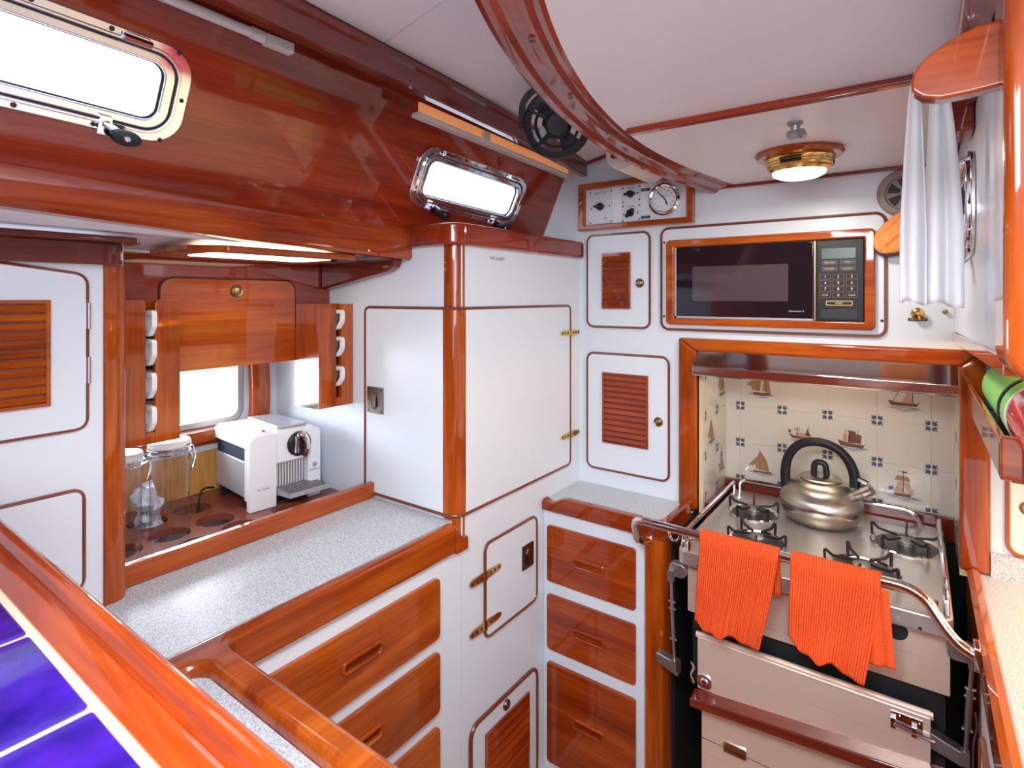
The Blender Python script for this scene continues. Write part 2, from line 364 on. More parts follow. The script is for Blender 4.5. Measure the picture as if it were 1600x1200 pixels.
# tiled alcove behind the stove: back and two cheeks, with painted ship tiles
m = MB().Y(2.02)
def ship(mb, cu, cv, s, kind):
    n = .0034
    def P(pts, mi, k=0): mb.flat([(cu+a*s, cv+b*s) for a, b in pts], n+k*.00015, mi)
    for i, (a, b, c_) in enumerate([(-.5, .42, -.30), (-.34, .55, -.36), (-.2, .3, -.42), (-.46, -.1, -.345), (.1, .5, -.325)]):
        P([(a, c_), ((a+b)/2, c_-.022), (b, c_-.004), ((a+b)/2, c_+.012)], 4)
    if kind == 'sloop':
        P([(-.26, -.28), (-.22, -.34), (.32, -.33), (.40, -.24), (.36, -.26), (.05, -.27)], 3, 1)
        P([(-.02, .46), (-.10, .30), (-.20, .02), (-.17, -.20), (.04, -.24), (.30, -.24), (.20, .14), (.06, .36)], 2, 2)
        P([(-.08, .30), (-.44, -.12), (-.22, -.10)], 2, 3); P([(-.04, .50), (-.02, .50), (-.01, -.27), (-.03, -.27)], 3, 4); P([(.06, .3), (.075, .3), (.22, -.22), (.20, -.22)], 3, 4)
    elif kind == 'ketch':
        P([(-.30, -.26), (-.2, -.36), (.28, -.34), (.36, -.22), (.1, -.27)], 3, 1)
        P([(-.08, .46), (-.26, .40), (-.34, .08), (-.30, -.18), (-.02, -.20), (.02, .2)], 2, 2); P([(.22, .30), (.10, .22), (.05, -.2), (.33, -.22), (.30, .05)], 2, 2)
        P([(-.30, .18), (-.48, .0), (-.30, -.05)], 2, 3)
        for a in (-.1, .18): P([(a, .5), (a+.018, .5), (a+.018, -.3), (a, -.3)], 3, 4)
    elif kind == 'galley':
        P([(-.52, -.10), (-.38, -.26), (.34, -.28), (.5, -.12), (.30, -.20), (-.3, -.18)], 3, 1); P([(-.3, -.18), (-.26, -.06), (-.05, -.04), (.05, -.08), (.22, -.1), (.3, -.2)], 5, 2)
        for a, h in ((-.22, .16), (.12, .22)):
            P([(a-.008, h), (a+.008, h), (a+.012, -.2), (a-.012, -.2)], 3, 3)
        P([(-.32, .10), (-.14, .12), (-.12, .02), (-.34, .0)], 5, 2); P([(.10, .12), (.2, -.12), (.02, -.12)], 3, 2); P([(-.50, .02), (-.44, .04), (-.42, -.08), (-.5, -.08)], 3, 2)
    elif kind == 'carrack':
        P([(-.42, -.10), (-.34, -.28), (.30, -.32), (.46, -.06), (.36, -.2), (.05, -.20), (-.28, -.14)], 3, 1)
        for a, b, t in ((-.28, -.08, .10), (-.1, .1, .18), (.1, .26, .12)):
            P([(a, -.16), (b, -.18), (b+.02, t), (a+.02, t+.02)], 3 if a > -.2 else 5, 2)
        for a in (-.2, 0, .18): P([(a, .28), (a+.014, .28), (a+.014, -.2), (a, -.2)], 3, 3)
        P([(-.12, .24), (.12, .22), (.10, .17), (-.12, .18)], 3, 3)
    elif kind == 'tjalk':
        P([(-.42, -.10), (-.34, -.26), (.34, -.26), (.44, -.08), (.36, -.16), (-.2, -.15)], 3, 1)
        P([(.02, .55), (.2, .55), (.18, .05), (.22, -.14), (-.06, -.14), (.06, .1)], 5, 2); P([(.2, .55), (.225, .55), (.25, -.15), (.22, -.15)], 3, 3); P([(.04, .55), (-.30, -.14), (-.29, -.15), (.05, .5)], 3, 3)
    elif kind == 'galleon':
        P([(-.28, -.1), (-.22, -.28), (.16, -.32), (.22, -.14), (0, -.2)], 5, 1); P([(-.28, -.24), (-.22, -.30), (.18, -.32), (.2, -.22)], 3, 2)
        for a, b, lo, hi in ((-.24, .18, .20, .36), (-.2, .2, .02, .18), (-.26, .04, -.16, 0)): P([(a, lo), (b, lo-.02), (b-.05, hi-.03), (a+.07, hi)], 2 if lo > .1 else 5, 3)
        for k in range(4): P([(.02+k*.04, .02-k*.05), (.30-k*.02, -.06-k*.06), (.28-k*.02, -.09-k*.06), (.02+k*.04, -.02-k*.05)], 5, 4)
        P([(-.02, .52), (.0, .52), (.0, -.2), (-.02, -.2)], 3, 5); P([(-.16, .48), (.1, .50), (.08, .45), (-.02, .46)], 3, 5); P([(-.40, -.04), (-.28, -.02), (-.28, -.12), (-.40, -.14)], 6, 5)
def sprig(mb, u, v, du, dv):
    for a in (12, 45, 78):
        c, s_ = math.cos(math.radians(a)), math.sin(math.radians(a)); L = .018 if a == 45 else .014
        q = [(.003, .003), (.003+c*L*.5-s_*.0035, .003+s_*L*.5+c*.0035), (.003+c*L, .003+s_*L), (.003+c*L*.5+s_*.0035, .003+s_*L*.5-c*.0035)]
        mb.flat([(u+du*x, v+dv*y) for x, y in q], .0034, 6)
TP, TV = .1313, .1255
def tiles(mb, u0, u1, v0, v1, uo, vo):
    mb.box(u0, u1, v0, v1, -.01, .0012, 1); g = .0016
    ius = [uo+TP*k for k in range(-8, 9)]; ivs = [vo+TV*k for k in range(-8, 9)]
    for a in ius:
        for b in ivs:
            x0, x1, y0, y1 = max(a+g, u0), min(a+TP-g, u1), max(b+g, v0), min(b+TV-g, v1)
            if x1-x0 > .006 and y1-y0 > .006: mb.box(x0, x1, y0, y1, .001, .003)
            for du in (1, -1):
                for dv in (1, -1):
                    if u0+.02 < a+du*.011 < u1-.012 and v0+.012 < b+dv*.011 < v1-.012: sprig(mb, a, b, du, dv)
tiles(m, -.54, .087, -.68, -.15, -.492, -.3725)
for ci, ri, kind in ((0, 0, 'ketch'), (3, 0, 'tjalk'), (1, -1, 'galley'), (2, -1, 'carrack'), (0, -2, 'sloop'), (3, -2, 'galleon')):
    ship(m, -.492+TP*(ci+.5), -.3725+TV*(ri+.5)+(.012 if ri > -1 else 0), .092, kind)
m.fr((-.54, 0, 0), (0, 1, 0), (0, 0, 1), (1, 0, 0)); tiles(m, 1.7515, 2.012, -.68, -.15, 1.90, -.3725)
ship(m, 1.955, -.30, .09, 'ketch'); ship(m, 1.835, -.435, .09, 'sloop'); ship(m, 1.955, -.555, .09, 'galleon')
m.fr((.087, 0, 0), (0, 1, 0), (0, 0, 1), (-1, 0, 0)); tiles(m, 1.7515, 2.012, -.68, -.15, 1.90, -.3725)
struct('wall_alcove', m, [TILE, TGROUT, DSAIL, DHULL, DWATER, DPINK, DBLUE])
m = MB(); m.box(-.575, -.56, 1.565, 2.06, -1.6, -.68); m.box(.100, .112, 1.77, 2.06, -1.6, -.68); m.box(-.575, .112, 2.05, 2.07, -1.6, -.68); m.box(-.585, .112, 1.771, 2.05, -.148, -.14); m.box(-.585, -.556, 1.771, 2.05, -.68, -.148); m.box(.099, .112, 1.771, 2.05, -.68, -.148)
struct('wall_alcove_lower', m, DARK)
# coachroof side: sloped mahogany panel pierced for two portlights
K = .45; NV = math.sqrt(1+K*K); PF = MB().fr((-1.145, 0, .18), (0, 1, 0), (K, 0, 1), (1, 0, -K))
TILT = -.033
def port_frame(cu, cv):
    U = (PF.U+PF.V*TILT).normalized(); return MB().fr(PF.p(cu, cv, 0), U, PF.N.cross(U), PF.N)
def rot_rr(cu, cv, hw, hh, r):
    return [(cu+a-b*TILT*1, cv+b+a*TILT) for a, b in rr(-hw, hw, -hh, hh, r, 6)]
PORTS = [(.222, .197), (1.295, .1535)]
m = like(PF)
for (cu, cv), (a, b) in zip(PORTS, ((-1.0, .88), (.8805, 1.75))):
    m.ring(rr(a, b, -.01, .42, .0001, 6), rot_rr(cu, cv, .232, .072, .045), -.03, 0)
struct('wall_left', m, RY)
def portlight(name, fr, label, dogs=True):
    t = bpy.data.objects.new(name, None); C.objects.link(t); t.location = fr.o; WL[t.name] = fr.o.copy(); t['kind'] = 'structure'; t['label'] = label; t['category'] = 'window'
    m = like(fr); m.ring(rr(-.25, .25, -.084, .084, .052, 8), rr(-.228, .228, -.068, .068, .042, 8), 0, .007)
    m.ring(rr(-.232, .232, -.072, .072, .045, 8), rr(-.226, .226, -.066, .066, .040, 8), -.055, .012)
    obj('outer_frame', m, CHROME, t, bevel=.002)
    m = like(fr); m.ring(rr(-.224, .224, -.064, .064, .038, 8), rr(-.207, .207, -.049, .049, .024, 8), -.012, .010)
    obj('opening_frame', m, CHROME, t, bevel=.003)
    m = like(fr); m.ring(rr(-.2275, .2275, -.0675, .0675, .041, 8), rr(-.2235, .2235, -.0635, .0635, .037, 8), .002, .0095); m.ring(rr(-.209, .209, -.051, .051, .026, 8), rr(-.205, .205, -.047, .047, .022, 8), -.003, .001); obj('gasket', m, NAVY, t)
    m = like(fr); m.flat(rr(-.21, .21, -.052, .052, .026, 8), -.004); obj('pane', m, GLASS, t)
    for u in (-.155, .155):
        m = like(fr); m.box(u-.018, u+.018, .066, .082, .006, .014); m.tube([(u-.022, .073, .014), (u+.022, .073, .014)], .0055, 10); obj('hinge', m, CHROME, t, bevel=.002)
    for u in (-.155, .135):
        m = like(fr); m.box(u-.012, u+.006, -.088, -.058, .006, .020); m.tube([(u-.003, -.07, .018), (u+.016, -.078, .034)], .006, 8); obj('dog_bolt', m, CHROME, t)
        m = MB().fr(fr.p(u+.022, -.082, .040), fr.U*.8+fr.N*.25, fr.V, fr.N); m.lathe([(.003, -.007), (.016, -.005), (.017, 0), (.015, .006), (.004, .008)], 0, 0, 18, 0, ru=1.35, rv=.8); m.lathe([(.005, .008), (.004, .0095), (0, .010)], 0, 0, 12, 1)
        obj('dog_knob', m, [BLACKP, CHROME], t)
    m = like(fr)
    for u in (-.2, -.1, 0, .1, .2):
        for v in (-.077, .077): m.lathe([(.0042, .007), (.0034, .0085), (0, .009)], u+.02, v, 10)
    for u in (-.24, .24): m.lathe([(.0042, .007), (.0034, .0085), (0, .009)], u, 0, 10)
    obj('screw', m, SCREW, t); return t
portlight('window_1', port_frame(*PORTS[0]), 'large chrome framed portlight cut off by the picture edge, in the mahogany cabin side')
portlight('window_2', port_frame(*PORTS[1]), 'smaller looking chrome portlight above the corner cabinet, in the mahogany cabin side')
# hull side inside the pantry recess, with a window
m = MB().X(-1.8); m.ring(rr(.25, 1.11, -.7, .13, .0001, 6), rr(.47, .957, -.39, -.19, .03, 6), -.02, 0)
for b in (-.10, -.20, -.30, -.40, -.5): m.box(1.06, 1.093, b, b+.0015, 0, .0008)
struct('wall_hull', m, WHITE)
t = bpy.data.objects.new('window_3', None); C.objects.link(t); t.location = (-1.8, .71, -.39); WL[t.name] = t.location.copy(); t['kind'] = 'structure'; t['label'] = 'hull window at counter height behind the coffee machine'; t['category'] = 'window'
m = MB().X(-1.8); m.ring(rr(.455, .972, -.405, -.175, .04, 6), rr(.475, .952, -.385, -.195, .028, 6), -.018, .008); obj('window_frame', m, ALU, t, bevel=.002)
m = MB().X(-1.8); m.flat(rr(.47, .957, -.39, -.19, .03, 6), -.006); obj('pane', m, GLASS, t)
m = MB(); pa = smooth_path([(-1.80, 1.018, -.13), (-1.785, 1.018, -.19), (-1.775, 1.018, -.28), (-1.775, 1.018, -.36), (-1.79, 1.018, -.46)], 5)
m.sweep(pa, [(-.032, -.012), (.032, -.012), (.032, .012), (.012, .016), (-.02, .016), (-.032, .010)], up=(1, 0, 0)); struct('trim_1', m, WZ, .003)
m = MB().X(-1.79); m.box(.3, 1.0, -.44, -.405, -.01, .045); m.box(.3, 1.0, -.455, -.44, -.01, .02); struct('trim_2', m, WY, .005)
m = MB().X(-1.785); m.box(.44, 1.09, -.475, -.455, -.012, .0); struct('trim_3', m, WHITE)
m = MB().X(-1.78); m.box(.44, 1.09, -.66, -.475, -.015, 0); struct('wall_pantry_back', m, PALEW)
# aft bulkhead with a companionway opening, starboard side with a long window slot
m = MB(); m.box(-1.95, .30, -1.22, -1.2, -1.6, .60); m.box(1.0, 1.3, -1.22, -1.2, -1.6, .60); m.box(.30, 1.0, -1.22, -1.2, -1.6, -.8); struct('wall_aft', m, RX)
m = MB(); m.box(1.3, 1.32, -1.2, 1.75, -1.6, .05); m.box(1.3, 1.32, -1.2, 1.75, .27, .60); struct('wall_starboard', m, WHITE)
# ceilings
OUT = smooth_path([(-.20, .17, 0), (-.30, .30, 0), (-.35, .40, 0), (-.395, .493, 0), (-.435, .59, 0), (-.475, .71, 0), (-.513, .86, 0), (-.545, 1.055, 0), (-.556, 1.249, 0), (-.545, 1.465, 0), (-.508, 1.75, 0)], 5)
m = MB().Z(.335)
m.poly([(p.x+.03, p.y) for p in OUT]+[(1.3, 1.75), (1.3, -1.2), (-.2, -1.2)], 0, .012); struct('ceiling', m, CEIL)
m = MB(); zc = lambda x: .473+.22*(x+.934)
bx = lambda y: -.815-.055*max(0, y-.3)-.032*max(0, y-1.0)-.05*max(0, y-1.3)
for a, b in ((-1.2, .3), (.3, .735), (.737, 1.0), (1.0, 1.3), (1.3, 1.75)): m.hexa([(bx(a), a, zc(bx(a))), (-.1, a, zc(-.1)), (-.1, b, zc(-.1)), (bx(b), b, zc(bx(b))), (bx(a), a, zc(bx(a))+.012), (-.1, a, zc(-.1)+.012), (-.1, b, zc(-.1)+.012), (bx(b), b, zc(bx(b))+.012)])
m.box(-1.05, -.75, -1.2, 1.75, .567, .58)
struct('ceiling_left', m, CEIL)
# side deck soffit over the pantry
m = MB(); cols = [(-1.15, lambda y: .150-.042*(y-.2)), (-1.25, lambda y: .126-.008*(y-.2)), (-1.80, lambda y: .107)]
for (xa, fa), (xb, fb) in zip(cols, cols[1:]):
    m.hexa([(xb, -.6, fb(-.6)), (xa, -.6, fa(-.6)), (xa, YP, fa(YP)), (xb, YP, fb(YP)), (xb, -.6, fb(-.6)+.01), (xa, -.6, fa(-.6)+.01), (xa, YP, fa(YP)+.01), (xb, YP, fb(YP)+.01)])
struct('ceiling_soffit', m, CEIL)
# curved valance at the step in the headliner
m = MB(); pr = [(0, .012), (-.006, -.014), (.004, -.022), (.013, -.020), (.019, -.013), (.026, -.013), (.033, -.010), (.045, -.010), (.052, -.004), (.060, -.006), (.068, -.002), (.070, .012)]
m.sweep([(p.x, p.y, .338) for p in OUT], pr); m.sweep([(p.x+.004, p.y, .338) for p in OUT], [(0, 0), (.012, 0), (.012, .17), (0, .17)], 1)
for i in (12, 20, 28, 34, 40, 46):
    p = OUT[i]; m.lathe([(.0045, .3245), (0, .324)], p.x+.04, p.y, 10, 2)
struct('trim_4', m, [RY, CEIL, SCREW])
def strip(name, a, b, w_, h, mt, bev=.003):
    m = MB(); m.sweep([a, b], [(-w_/2, -h/2), (w_/2, -h/2), (w_/2, h/2), (-w_/2, h/2)]); return struct(name, m, mt, bev)
strip('trim_5', (-.47, 1.045, .330), (.30, 1.045, .330), .022, .012, RX)
strip('trim_6', (-.50, 1.742, .331), (.072, 1.742, .331), .014, .010, RX)
strip('trim_7', (.055, .3, .326), (.055, 1.745, .326), .030, .02, RY)
strip('trim_8', (-.935, 1.742, .470), (-.45, 1.742, .575), .014, .012, RX)
# deck beam along the left headliner
BP = [(-.79, -1.0), (-.81, .3), (-.82, .5), (-.843, .9), (-.878, 1.27), (-.908, 1.5), (-.945, 1.75)]
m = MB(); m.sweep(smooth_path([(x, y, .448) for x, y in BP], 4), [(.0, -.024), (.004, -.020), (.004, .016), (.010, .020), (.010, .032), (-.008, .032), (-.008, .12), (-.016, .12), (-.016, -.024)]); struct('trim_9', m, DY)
# rail along the foot of the cabin side
m = MB(); m.sweep([(-1.142, -1.0, .232), (-1.142, .24, .182), (-1.142, .65, .161), (-1.142, YP-.002, .146)], [(-.03, -.043), (.006, -.043), (.012, -.036), (.010, .022), (.006, .034), (-.003, .042), (-.03, .042)])
struct('trim_10', m, CY)
# starboard upper wall and its post
m = MB().XL(.074); m.ring([(a, b+(.026*(1.749-a)/1.03 if b < 0 else 0)) for a, b in rr(.72, 1.749, -.085, .335, .0001, 6)], rr(1.14, 1.60, .08, .225, .045, 6), -.02, 0); struct('wall_right', m, WHITE)
m = MB(); m.box(.097, .9, .72, 1.748, -.070, -.058); m.hexa([(.068, .727, -.078), (.097, .727, -.078), (.097, 1.732, -.108), (.068, 1.732, -.108), (.068, .727, -.058), (.097, .727, -.058), (.097, 1.732, -.086), (.068, 1.732, -.086)], 1); struct('wall_right_underside', m, [WHITE, WY], .002)
portlight('window_4', MB().fr((.074, 1.37, .152), (0, -1, 0), (0, 0, 1), (-1, 0, 0)), 'chrome portlight seen edge-on behind the hanging white towel')

# ================================================================== CORNER LOCKER
L = thing('corner_locker', 'tall white corner cabinet with a wraparound door and an upright mahogany corner post', 'cabinet', (-1.2, 1.4, -1.6))
m = MB(); m.box(-1.80, -1.0, YP, YP+.02, -.62, .137); m.box(XL_-.02, XL_, 1.115, YB-.001, -1.6, .137); m.box(-1.30, XL_-.02, YP+.02, YB-.001, .117, .137)
obj('body', m, WHITE, L)
m = MB(); m.poly([(-1.14, 1.072), (-1.00, 1.066), (-.985, 1.068), (-.965, 1.078), (-.953, 1.098), (-.95, 1.12), (-.95, 1.748), (-1.11, 1.748), (-1.14, 1.4)], .136, .194)
obj('top_ledge', m, RY, L, .010, seg=3)
QP = lambda r: [(-1.010, 1.130)]+[(-1.010+r*math.cos(math.radians(a)), 1.130+r*math.sin(math.radians(a))) for a in range(-92, 4, 8)]
m = MB(); m.poly(QP(.0395), -.63, .137); obj('corner_post', m, WZ, L)
m = MB(); m.poly([(-1.008, YP-.006), (-1.32, YP-.006), (-1.32, YP+.001), (-1.008, YP+.001)], -.57, -.03); m.fr((XL_, 0, 0), (0, 1, 0), (0, 0, 1), (1, 0, 0)); m.box(1.128, 1.673, -.57, -.03, -.001, .006)
D = obj('door', m, WHITE, L, .001)
m = MB(); m.poly(QP(.0435), -.57, -.03); obj('door_post', m, WZ, D)
pp = arc3([(-1.0, YP-.005, -.03), (-1.324, YP-.005, -.03), (-1.324, YP-.005, -.573), (-1.0, YP-.005, -.573)], .02)
m = MB(); m.tube(pp, .0045, 8); m.tube(arc3([(XL_+.005, 1.12, -.03), (XL_+.005, 1.676, -.03), (XL_+.005, 1.676, -.573), (XL_+.005, 1.12, -.573)], .02), .0045, 8)
for z in (-.03, -.573): m.tube([(-1.010+.044*math.cos(math.radians(a)), 1.130+.044*math.sin(math.radians(a)), z) for a in range(-95, 8, 8)], .0045, 8)
obj('door_bead', m, BEAD, D)
fY = MB().Y(YP-.006); fX = MB().X(XL_+.006)
obj('flush_latch', flush_latch_mb(fY, -1.312, -1.243, -.338, -.262), [BRONZE, SCREW], D)
for z in (-.122, -.472): obj('hinge', hinge_mb(fX, 1.673, z, .062), [BRASS, SCREW], D)
lettering('lettering', 'THE ALBERT', .013, MB().X(XL_), 1.27, .105, .0003, GPRINT, L)
# small hatch and louvred door let into the locker side, low down
fX = MB().X(XL_+.002)
H = thing('locker_hatch', 'small white hatch with two brass strap hinges, low on the corner cabinet side', 'hatch', (XL_, 1.34, -.945))
m = MB().X(XL_); m.poly(rr(1.211, 1.464, -.943, -.686, .02), .0005, .006); obj('panel', m, WHITE, H, .001)
obj('bead', bead_path(rr(1.209, 1.466, -.945, -.684, .022), MB().X(XL_), .005, .0045), BEAD, H)
for z in (-.768, -.905): obj('hinge', hinge_mb(MB().X(XL_+.005), 1.209, z, .070, .0125), [BRASS, SCREW], H)
obj('flush_latch', flush_latch_mb(MB().X(XL_+.006), 1.385, 1.445, -.828, -.755), [BRONZE, SCREW], H)
H = thing('louvered_door', 'white door with a louvre panel and round bronze latch, lowest on the corner cabinet side', 'door', (XL_, 1.3, -1.55))
m = MB().X(XL_); m.poly(rr(1.15, 1.464, -1.56, -1.158, .03), .0005, .006); obj('panel', m, WHITE, H, .001)
obj('bead', bead_path(rr(1.147, 1.467, -1.563, -1.155, .032), MB().X(XL_), .005, .006), BEAD, H)
obj('louver', louver_mb(MB().X(XL_+.0066), 1.207, 1.418, -1.52, -1.208, 11), [CY, DX], H)
obj('latch', knob_mb(MB().X(XL_+.006), 1.305, -1.182, .015), BRONZE, H)

# ================================================================== PORT DRAWERS AND COUNTER
B = thing('drawer_cabinet', 'white base cabinet with three wide mahogany drawers under the long counter', 'cabinet', (-1.15, .8, -1.6))
m = MB(); m.box(XL_-.02, XL_, .47, 1.114, -1.6, -.664); m.box(-1.27, XL_-.02, 1.08, 1.09, -1.6, -.664); obj('body', m, WHITE, B)
f = MB().X(XL_)
for a, b in ((-.848, -.697), (-1.033, -.881), (-1.225, -1.067)): drawer(B, f, .535, 1.024, a, b, (.782, (a+b)/2+.002), WY)
CT = thing('counter', 'long speckled grey counter with a mahogany fiddle below the coffee machine', 'counter', (-1.13, .75, -.61))
m = MB(); m.box(-1.30, -.985, .2, YP-.001, -.61, -.585); obj('worktop', m, SPECK, CT)
fo = [(-.957, 1.085)]+[(-.957, .505)]+[(-.955+.018*(1-math.cos(math.radians(a))), .505-.018*math.sin(math.radians(a))) for a in range(15, 91, 15)]+[(.088, .487), (.088, .438)]
fo += [(-.935+.038*(1-math.cos(math.radians(a)))-.0, .438-.038*(1-math.sin(math.radians(a)))) for a in range(90, -1, -15)][::1]+[(-.935, .20), (-.990, .20), (-.990, 1.085)]
m = MB(); m.poly(fo, -.663, -.583)
F_ = obj('fiddle', m, WY, CT, .015, seg=4)
m = MB().X(XL_); m.poly([(1.08, -.663), (1.128, -.663), (1.128, -.628), (1.112, -.626), (1.102, -.620), (1.094, -.605), (1.080, -.590)], .0005, .016); obj('fiddle_end', m, WY, CT, .005)
PN = thing('peninsula', 'speckled sink-side counter set lower inside a rounded mahogany fiddle, by the blue tiles', 'counter', (-.4, .33, -1.6))
m = MB(); m.box(-.934, .085, .20, .437, -.620, -.604); obj('worktop', m, SPECK, PN)
m = MB(); m.box(-.965, .085, .20, .462, -1.6, -.665); obj('body', m, WX, PN)
# pantry recess
FB = MB(); FB.box(-1.305, -1.283, .446, 1.090, -.5845, -.540)
o = obj('fiddle_board', FB, WY, None, .004); tag(o, 'straight mahogany board along the back of the long counter, in front of the storage tray', 'board')
# storage tray with round holes
holes = [(-1.664, .752), (-1.53, .752), (-1.53, .638), (-1.43, .77), (-1.414, .654), (-1.404, .539), (-1.52, .525), (-1.444, .915), (-1.405, 1.02), (-1.66, .64), (-1.55, .90)]
TR = thing('storage_tray', 'dark mahogany tray drilled with round holes, under the coffee machine and jars', 'tray', (-1.54, .77, -.66))
def holed_board(u0, u1, v0, v1, n0, n1, hs, r):
    bm = bmesh.new(); mesh = bpy.data.meshes.new('board')
    g = MB(); xs = sorted(hs)
    # triangulated fill of outline and holes
    ring_v = []; edges = []
    def loop(pts):
        vs = [bm.verts.new((a, b, n1)) for a, b in pts]
        for i in range(len(vs)): edges.append(bm.edges.new((vs[i], vs[(i+1) % len(vs)])))
    loop([(u0, v0), (u1, v0), (u1, v1), (u0, v1)])
    for a, b in hs: loop([(a+r*math.cos(2*PI*i/28), b+r*math.sin(2*PI*i/28)) for i in range(28)])
    bmesh.ops.triangle_fill(bm, use_beauty=True, use_dissolve=False, edges=edges)
    ex = bmesh.ops.extrude_face_region(bm, geom=list(bm.faces))
    for v in ex['geom']:
        if isinstance(v, bmesh.types.BMVert): v.co.z = n0
    bm.verts.index_update(); g.v = [v.co.copy() for v in bm.verts]; g.f = [tuple(v.index for v in f.verts) for f in bm.faces]; g.m = [0]*len(g.f); bm.free(); return g
hs = [h for h in holes if h not in ((-1.66, .64), (-1.55, .90))]+[(-1.66, .638)]
obj('board', holed_board(-1.78, -1.306, .446, 1.09, -.618, -.600, hs, .047), TRAYW, TR)
m = MB(); m.box(-1.78, -1.30, .446, 1.09, -.668, -.66); obj('bottom', m, SPECK, TR)
# pantry back panel with flap door
P_ = thing('pantry_panel', 'mahogany panel with a drop-down flap above the hull window, between the two mug racks', 'panel', (-1.51, .78, -.188))
m = MB(); m.box(-1.522, -1.502, .44, YP-.001, -.188, .108); obj('panel', m, RY, P_)
m = MB().X(-1.502); m.poly(rr(.604, .9695, -.188, .047, [.03, .03, .001, .001]), .001, .004); fl = obj('flap', m, WY, P_, .001)
m = bead_path(rr(.602, .9700, -.1885, .049, [.03, .03, .001, .001])[:14]+[(.602, -.188)], MB().X(-1.502), .002, .0022, False)
m2 = MB().X(-1.502); q = rr(.602, .9700, -.1885, .049, [.03, .03, .001, .001]); m2.tube([(.9700, -.187, .002)]+[(a, b, .002) for a, b in q[:14]]+[(.602, -.187, .002)], .0024, 6); obj('gap', m2, DARK, P_)
obj('push_knob', knob_mb(MB().X(-1.498), .792, .016, .017), OBRASS, fl)
# moulding under the soffit on the locker side
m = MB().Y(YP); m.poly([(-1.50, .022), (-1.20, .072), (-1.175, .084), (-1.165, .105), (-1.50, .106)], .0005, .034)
tag(obj('corbel_moulding', m, DX, None, .008, seg=3), 'shade-toned mahogany moulding with a rounded end under the soffit, against the corner cabinet', 'moulding')
# mug racks
def mug_rack(y0, y1, zb, zt, ys, label, steel):
    t = thing('mug_rack', label, 'rack', (-1.44, (y0+y1)/2, zb))
    f = MB().X(-1.385)
    for a, b in ((y0, ys-.0095), (ys+.0095, y1)):
        f.poly(rr(a, b, zb, zt, [.008 if b < y1 else .002, .008 if b == y1 else .002, .001, .001]), -.014, 0)
    f.box(ys-.0095, ys+.0095, zb, zb+.026, -.014, 0); obj('front', f, WZ, t, .002)
    f = MB(); f.box(-1.498, -1.399, y0, y0+.012, zb, zt); obj('side', f, WZ, t)
    f = MB(); f.box(-1.498, -1.399, y1-.012, y1, zb, zt); obj('side', f, WZ, t)
    f = MB(); f.box(-1.498, -1.399, y0+.012, y1-.012, zb, zb+.012); obj('bottom', f, WZ, t)
    f = MB(); f.box(-1.500, -1.492, y0+.012, y1-.012, zb+.012, zt); obj('back', f, WZ, t)
    if steel:
        f = MB(); f.box(-1.499, -1.384, y0-.0015, y0+.0005, zb, zb+.118); obj('steel_plate', f, HOODM, t)
    return t
mug_rack(.472, .600, -.328, -.006, .538, 'mahogany mug rack with four cups, beside the louvred cabinet', False)
mug_rack(.971, 1.091, -.322, -.020, 1.040, 'mahogany mug rack with three cups and a steel side plate, on the corner cabinet', True)
def mug(loc, label, group):
    t = thing('mug', label, 'mug', loc, group)
    x, y, z = loc; f = MB().fr((x, y, z)); f.lathe([(.022, 0), (.030, .003), (.036, .030), (.038, .055), (.035, .055), (.033, .028), (.02, .006), (0, .006)], 0, 0, 24); obj('cup', f, WPLAS, t)
    f = MB().fr((x, y, z)); pr = [(-.0055, -.005), (.0055, -.005), (.0055, .005), (-.0055, .005)]
    f.sweep(arc3([(.034, 0, .052), (.078, 0, .052), (.078, 0, .024), (.060, 0, .004), (.032, 0, .004)], .006), pr, up=(0, 1, 0)); obj('handle', f, WPLAS, t, .001); return t
def mugs(y, zs, g, labs):
    base = None
    for z, lb in zip(zs, labs):
        if base is None: base = mug((-1.447, y, z), lb, g)
        else: dup(base, (-1.447, y, z), lb)
mugs(.538, [-.300, -.226, -.152, -.087], 'cups in the mug rack by the louvred cabinet', ['white cup lowest in the mug rack beside the louvred cabinet', 'white cup second from the bottom in the rack beside the louvred cabinet', 'white cup third from the bottom in the rack beside the louvred cabinet', 'white cup topmost in the mug rack beside the louvred cabinet'])
mugs(1.040, [-.262, -.175, -.095], 'cups in the mug rack on the corner cabinet', ['white cup lowest in the steel-sided mug rack on the corner cabinet', 'white cup in the middle of the steel-sided mug rack on the corner cabinet', 'white cup topmost in the steel-sided mug rack on the corner cabinet'])
# soffit lamp
LT = thing('soffit_lamp', 'long lit ceiling lamp in a mahogany frame under the side deck soffit', 'lamp', (-1.27, .74, .10))
def octo(cu, cv, hu, hv, c): return [(cu+hu, cv+hv-c), (cu+hu-c, cv+hv), (cu-hu+c, cv+hv), (cu-hu, cv+hv-c), (cu-hu, cv-hv+c), (cu-hu+c, cv-hv), (cu+hu-c, cv-hv), (cu+hu, cv-hv+c)]
m = MB().ZD(.101); m.ring(octo(-1.315, .765, .148, .222, .058), octo(-1.315, .765, .103, .176, .012), -.008, .006); m.ring(octo(-1.315, .765, .105, .178, .012), octo(-1.315, .765, .076, .150, .01), -.008, .003); obj('frame', m, WY, LT, .004)
m = MB().ZD(.101); m.poly(octo(-1.315, .765, .076, .150, .01), -.006, .0045); obj('diffuser', m, DIFF, LT)
m = MB().ZD(.101); m.box(-1.250, -1.240, .905, .925, .003, .010); obj('switch', m, BLACKP, LT)
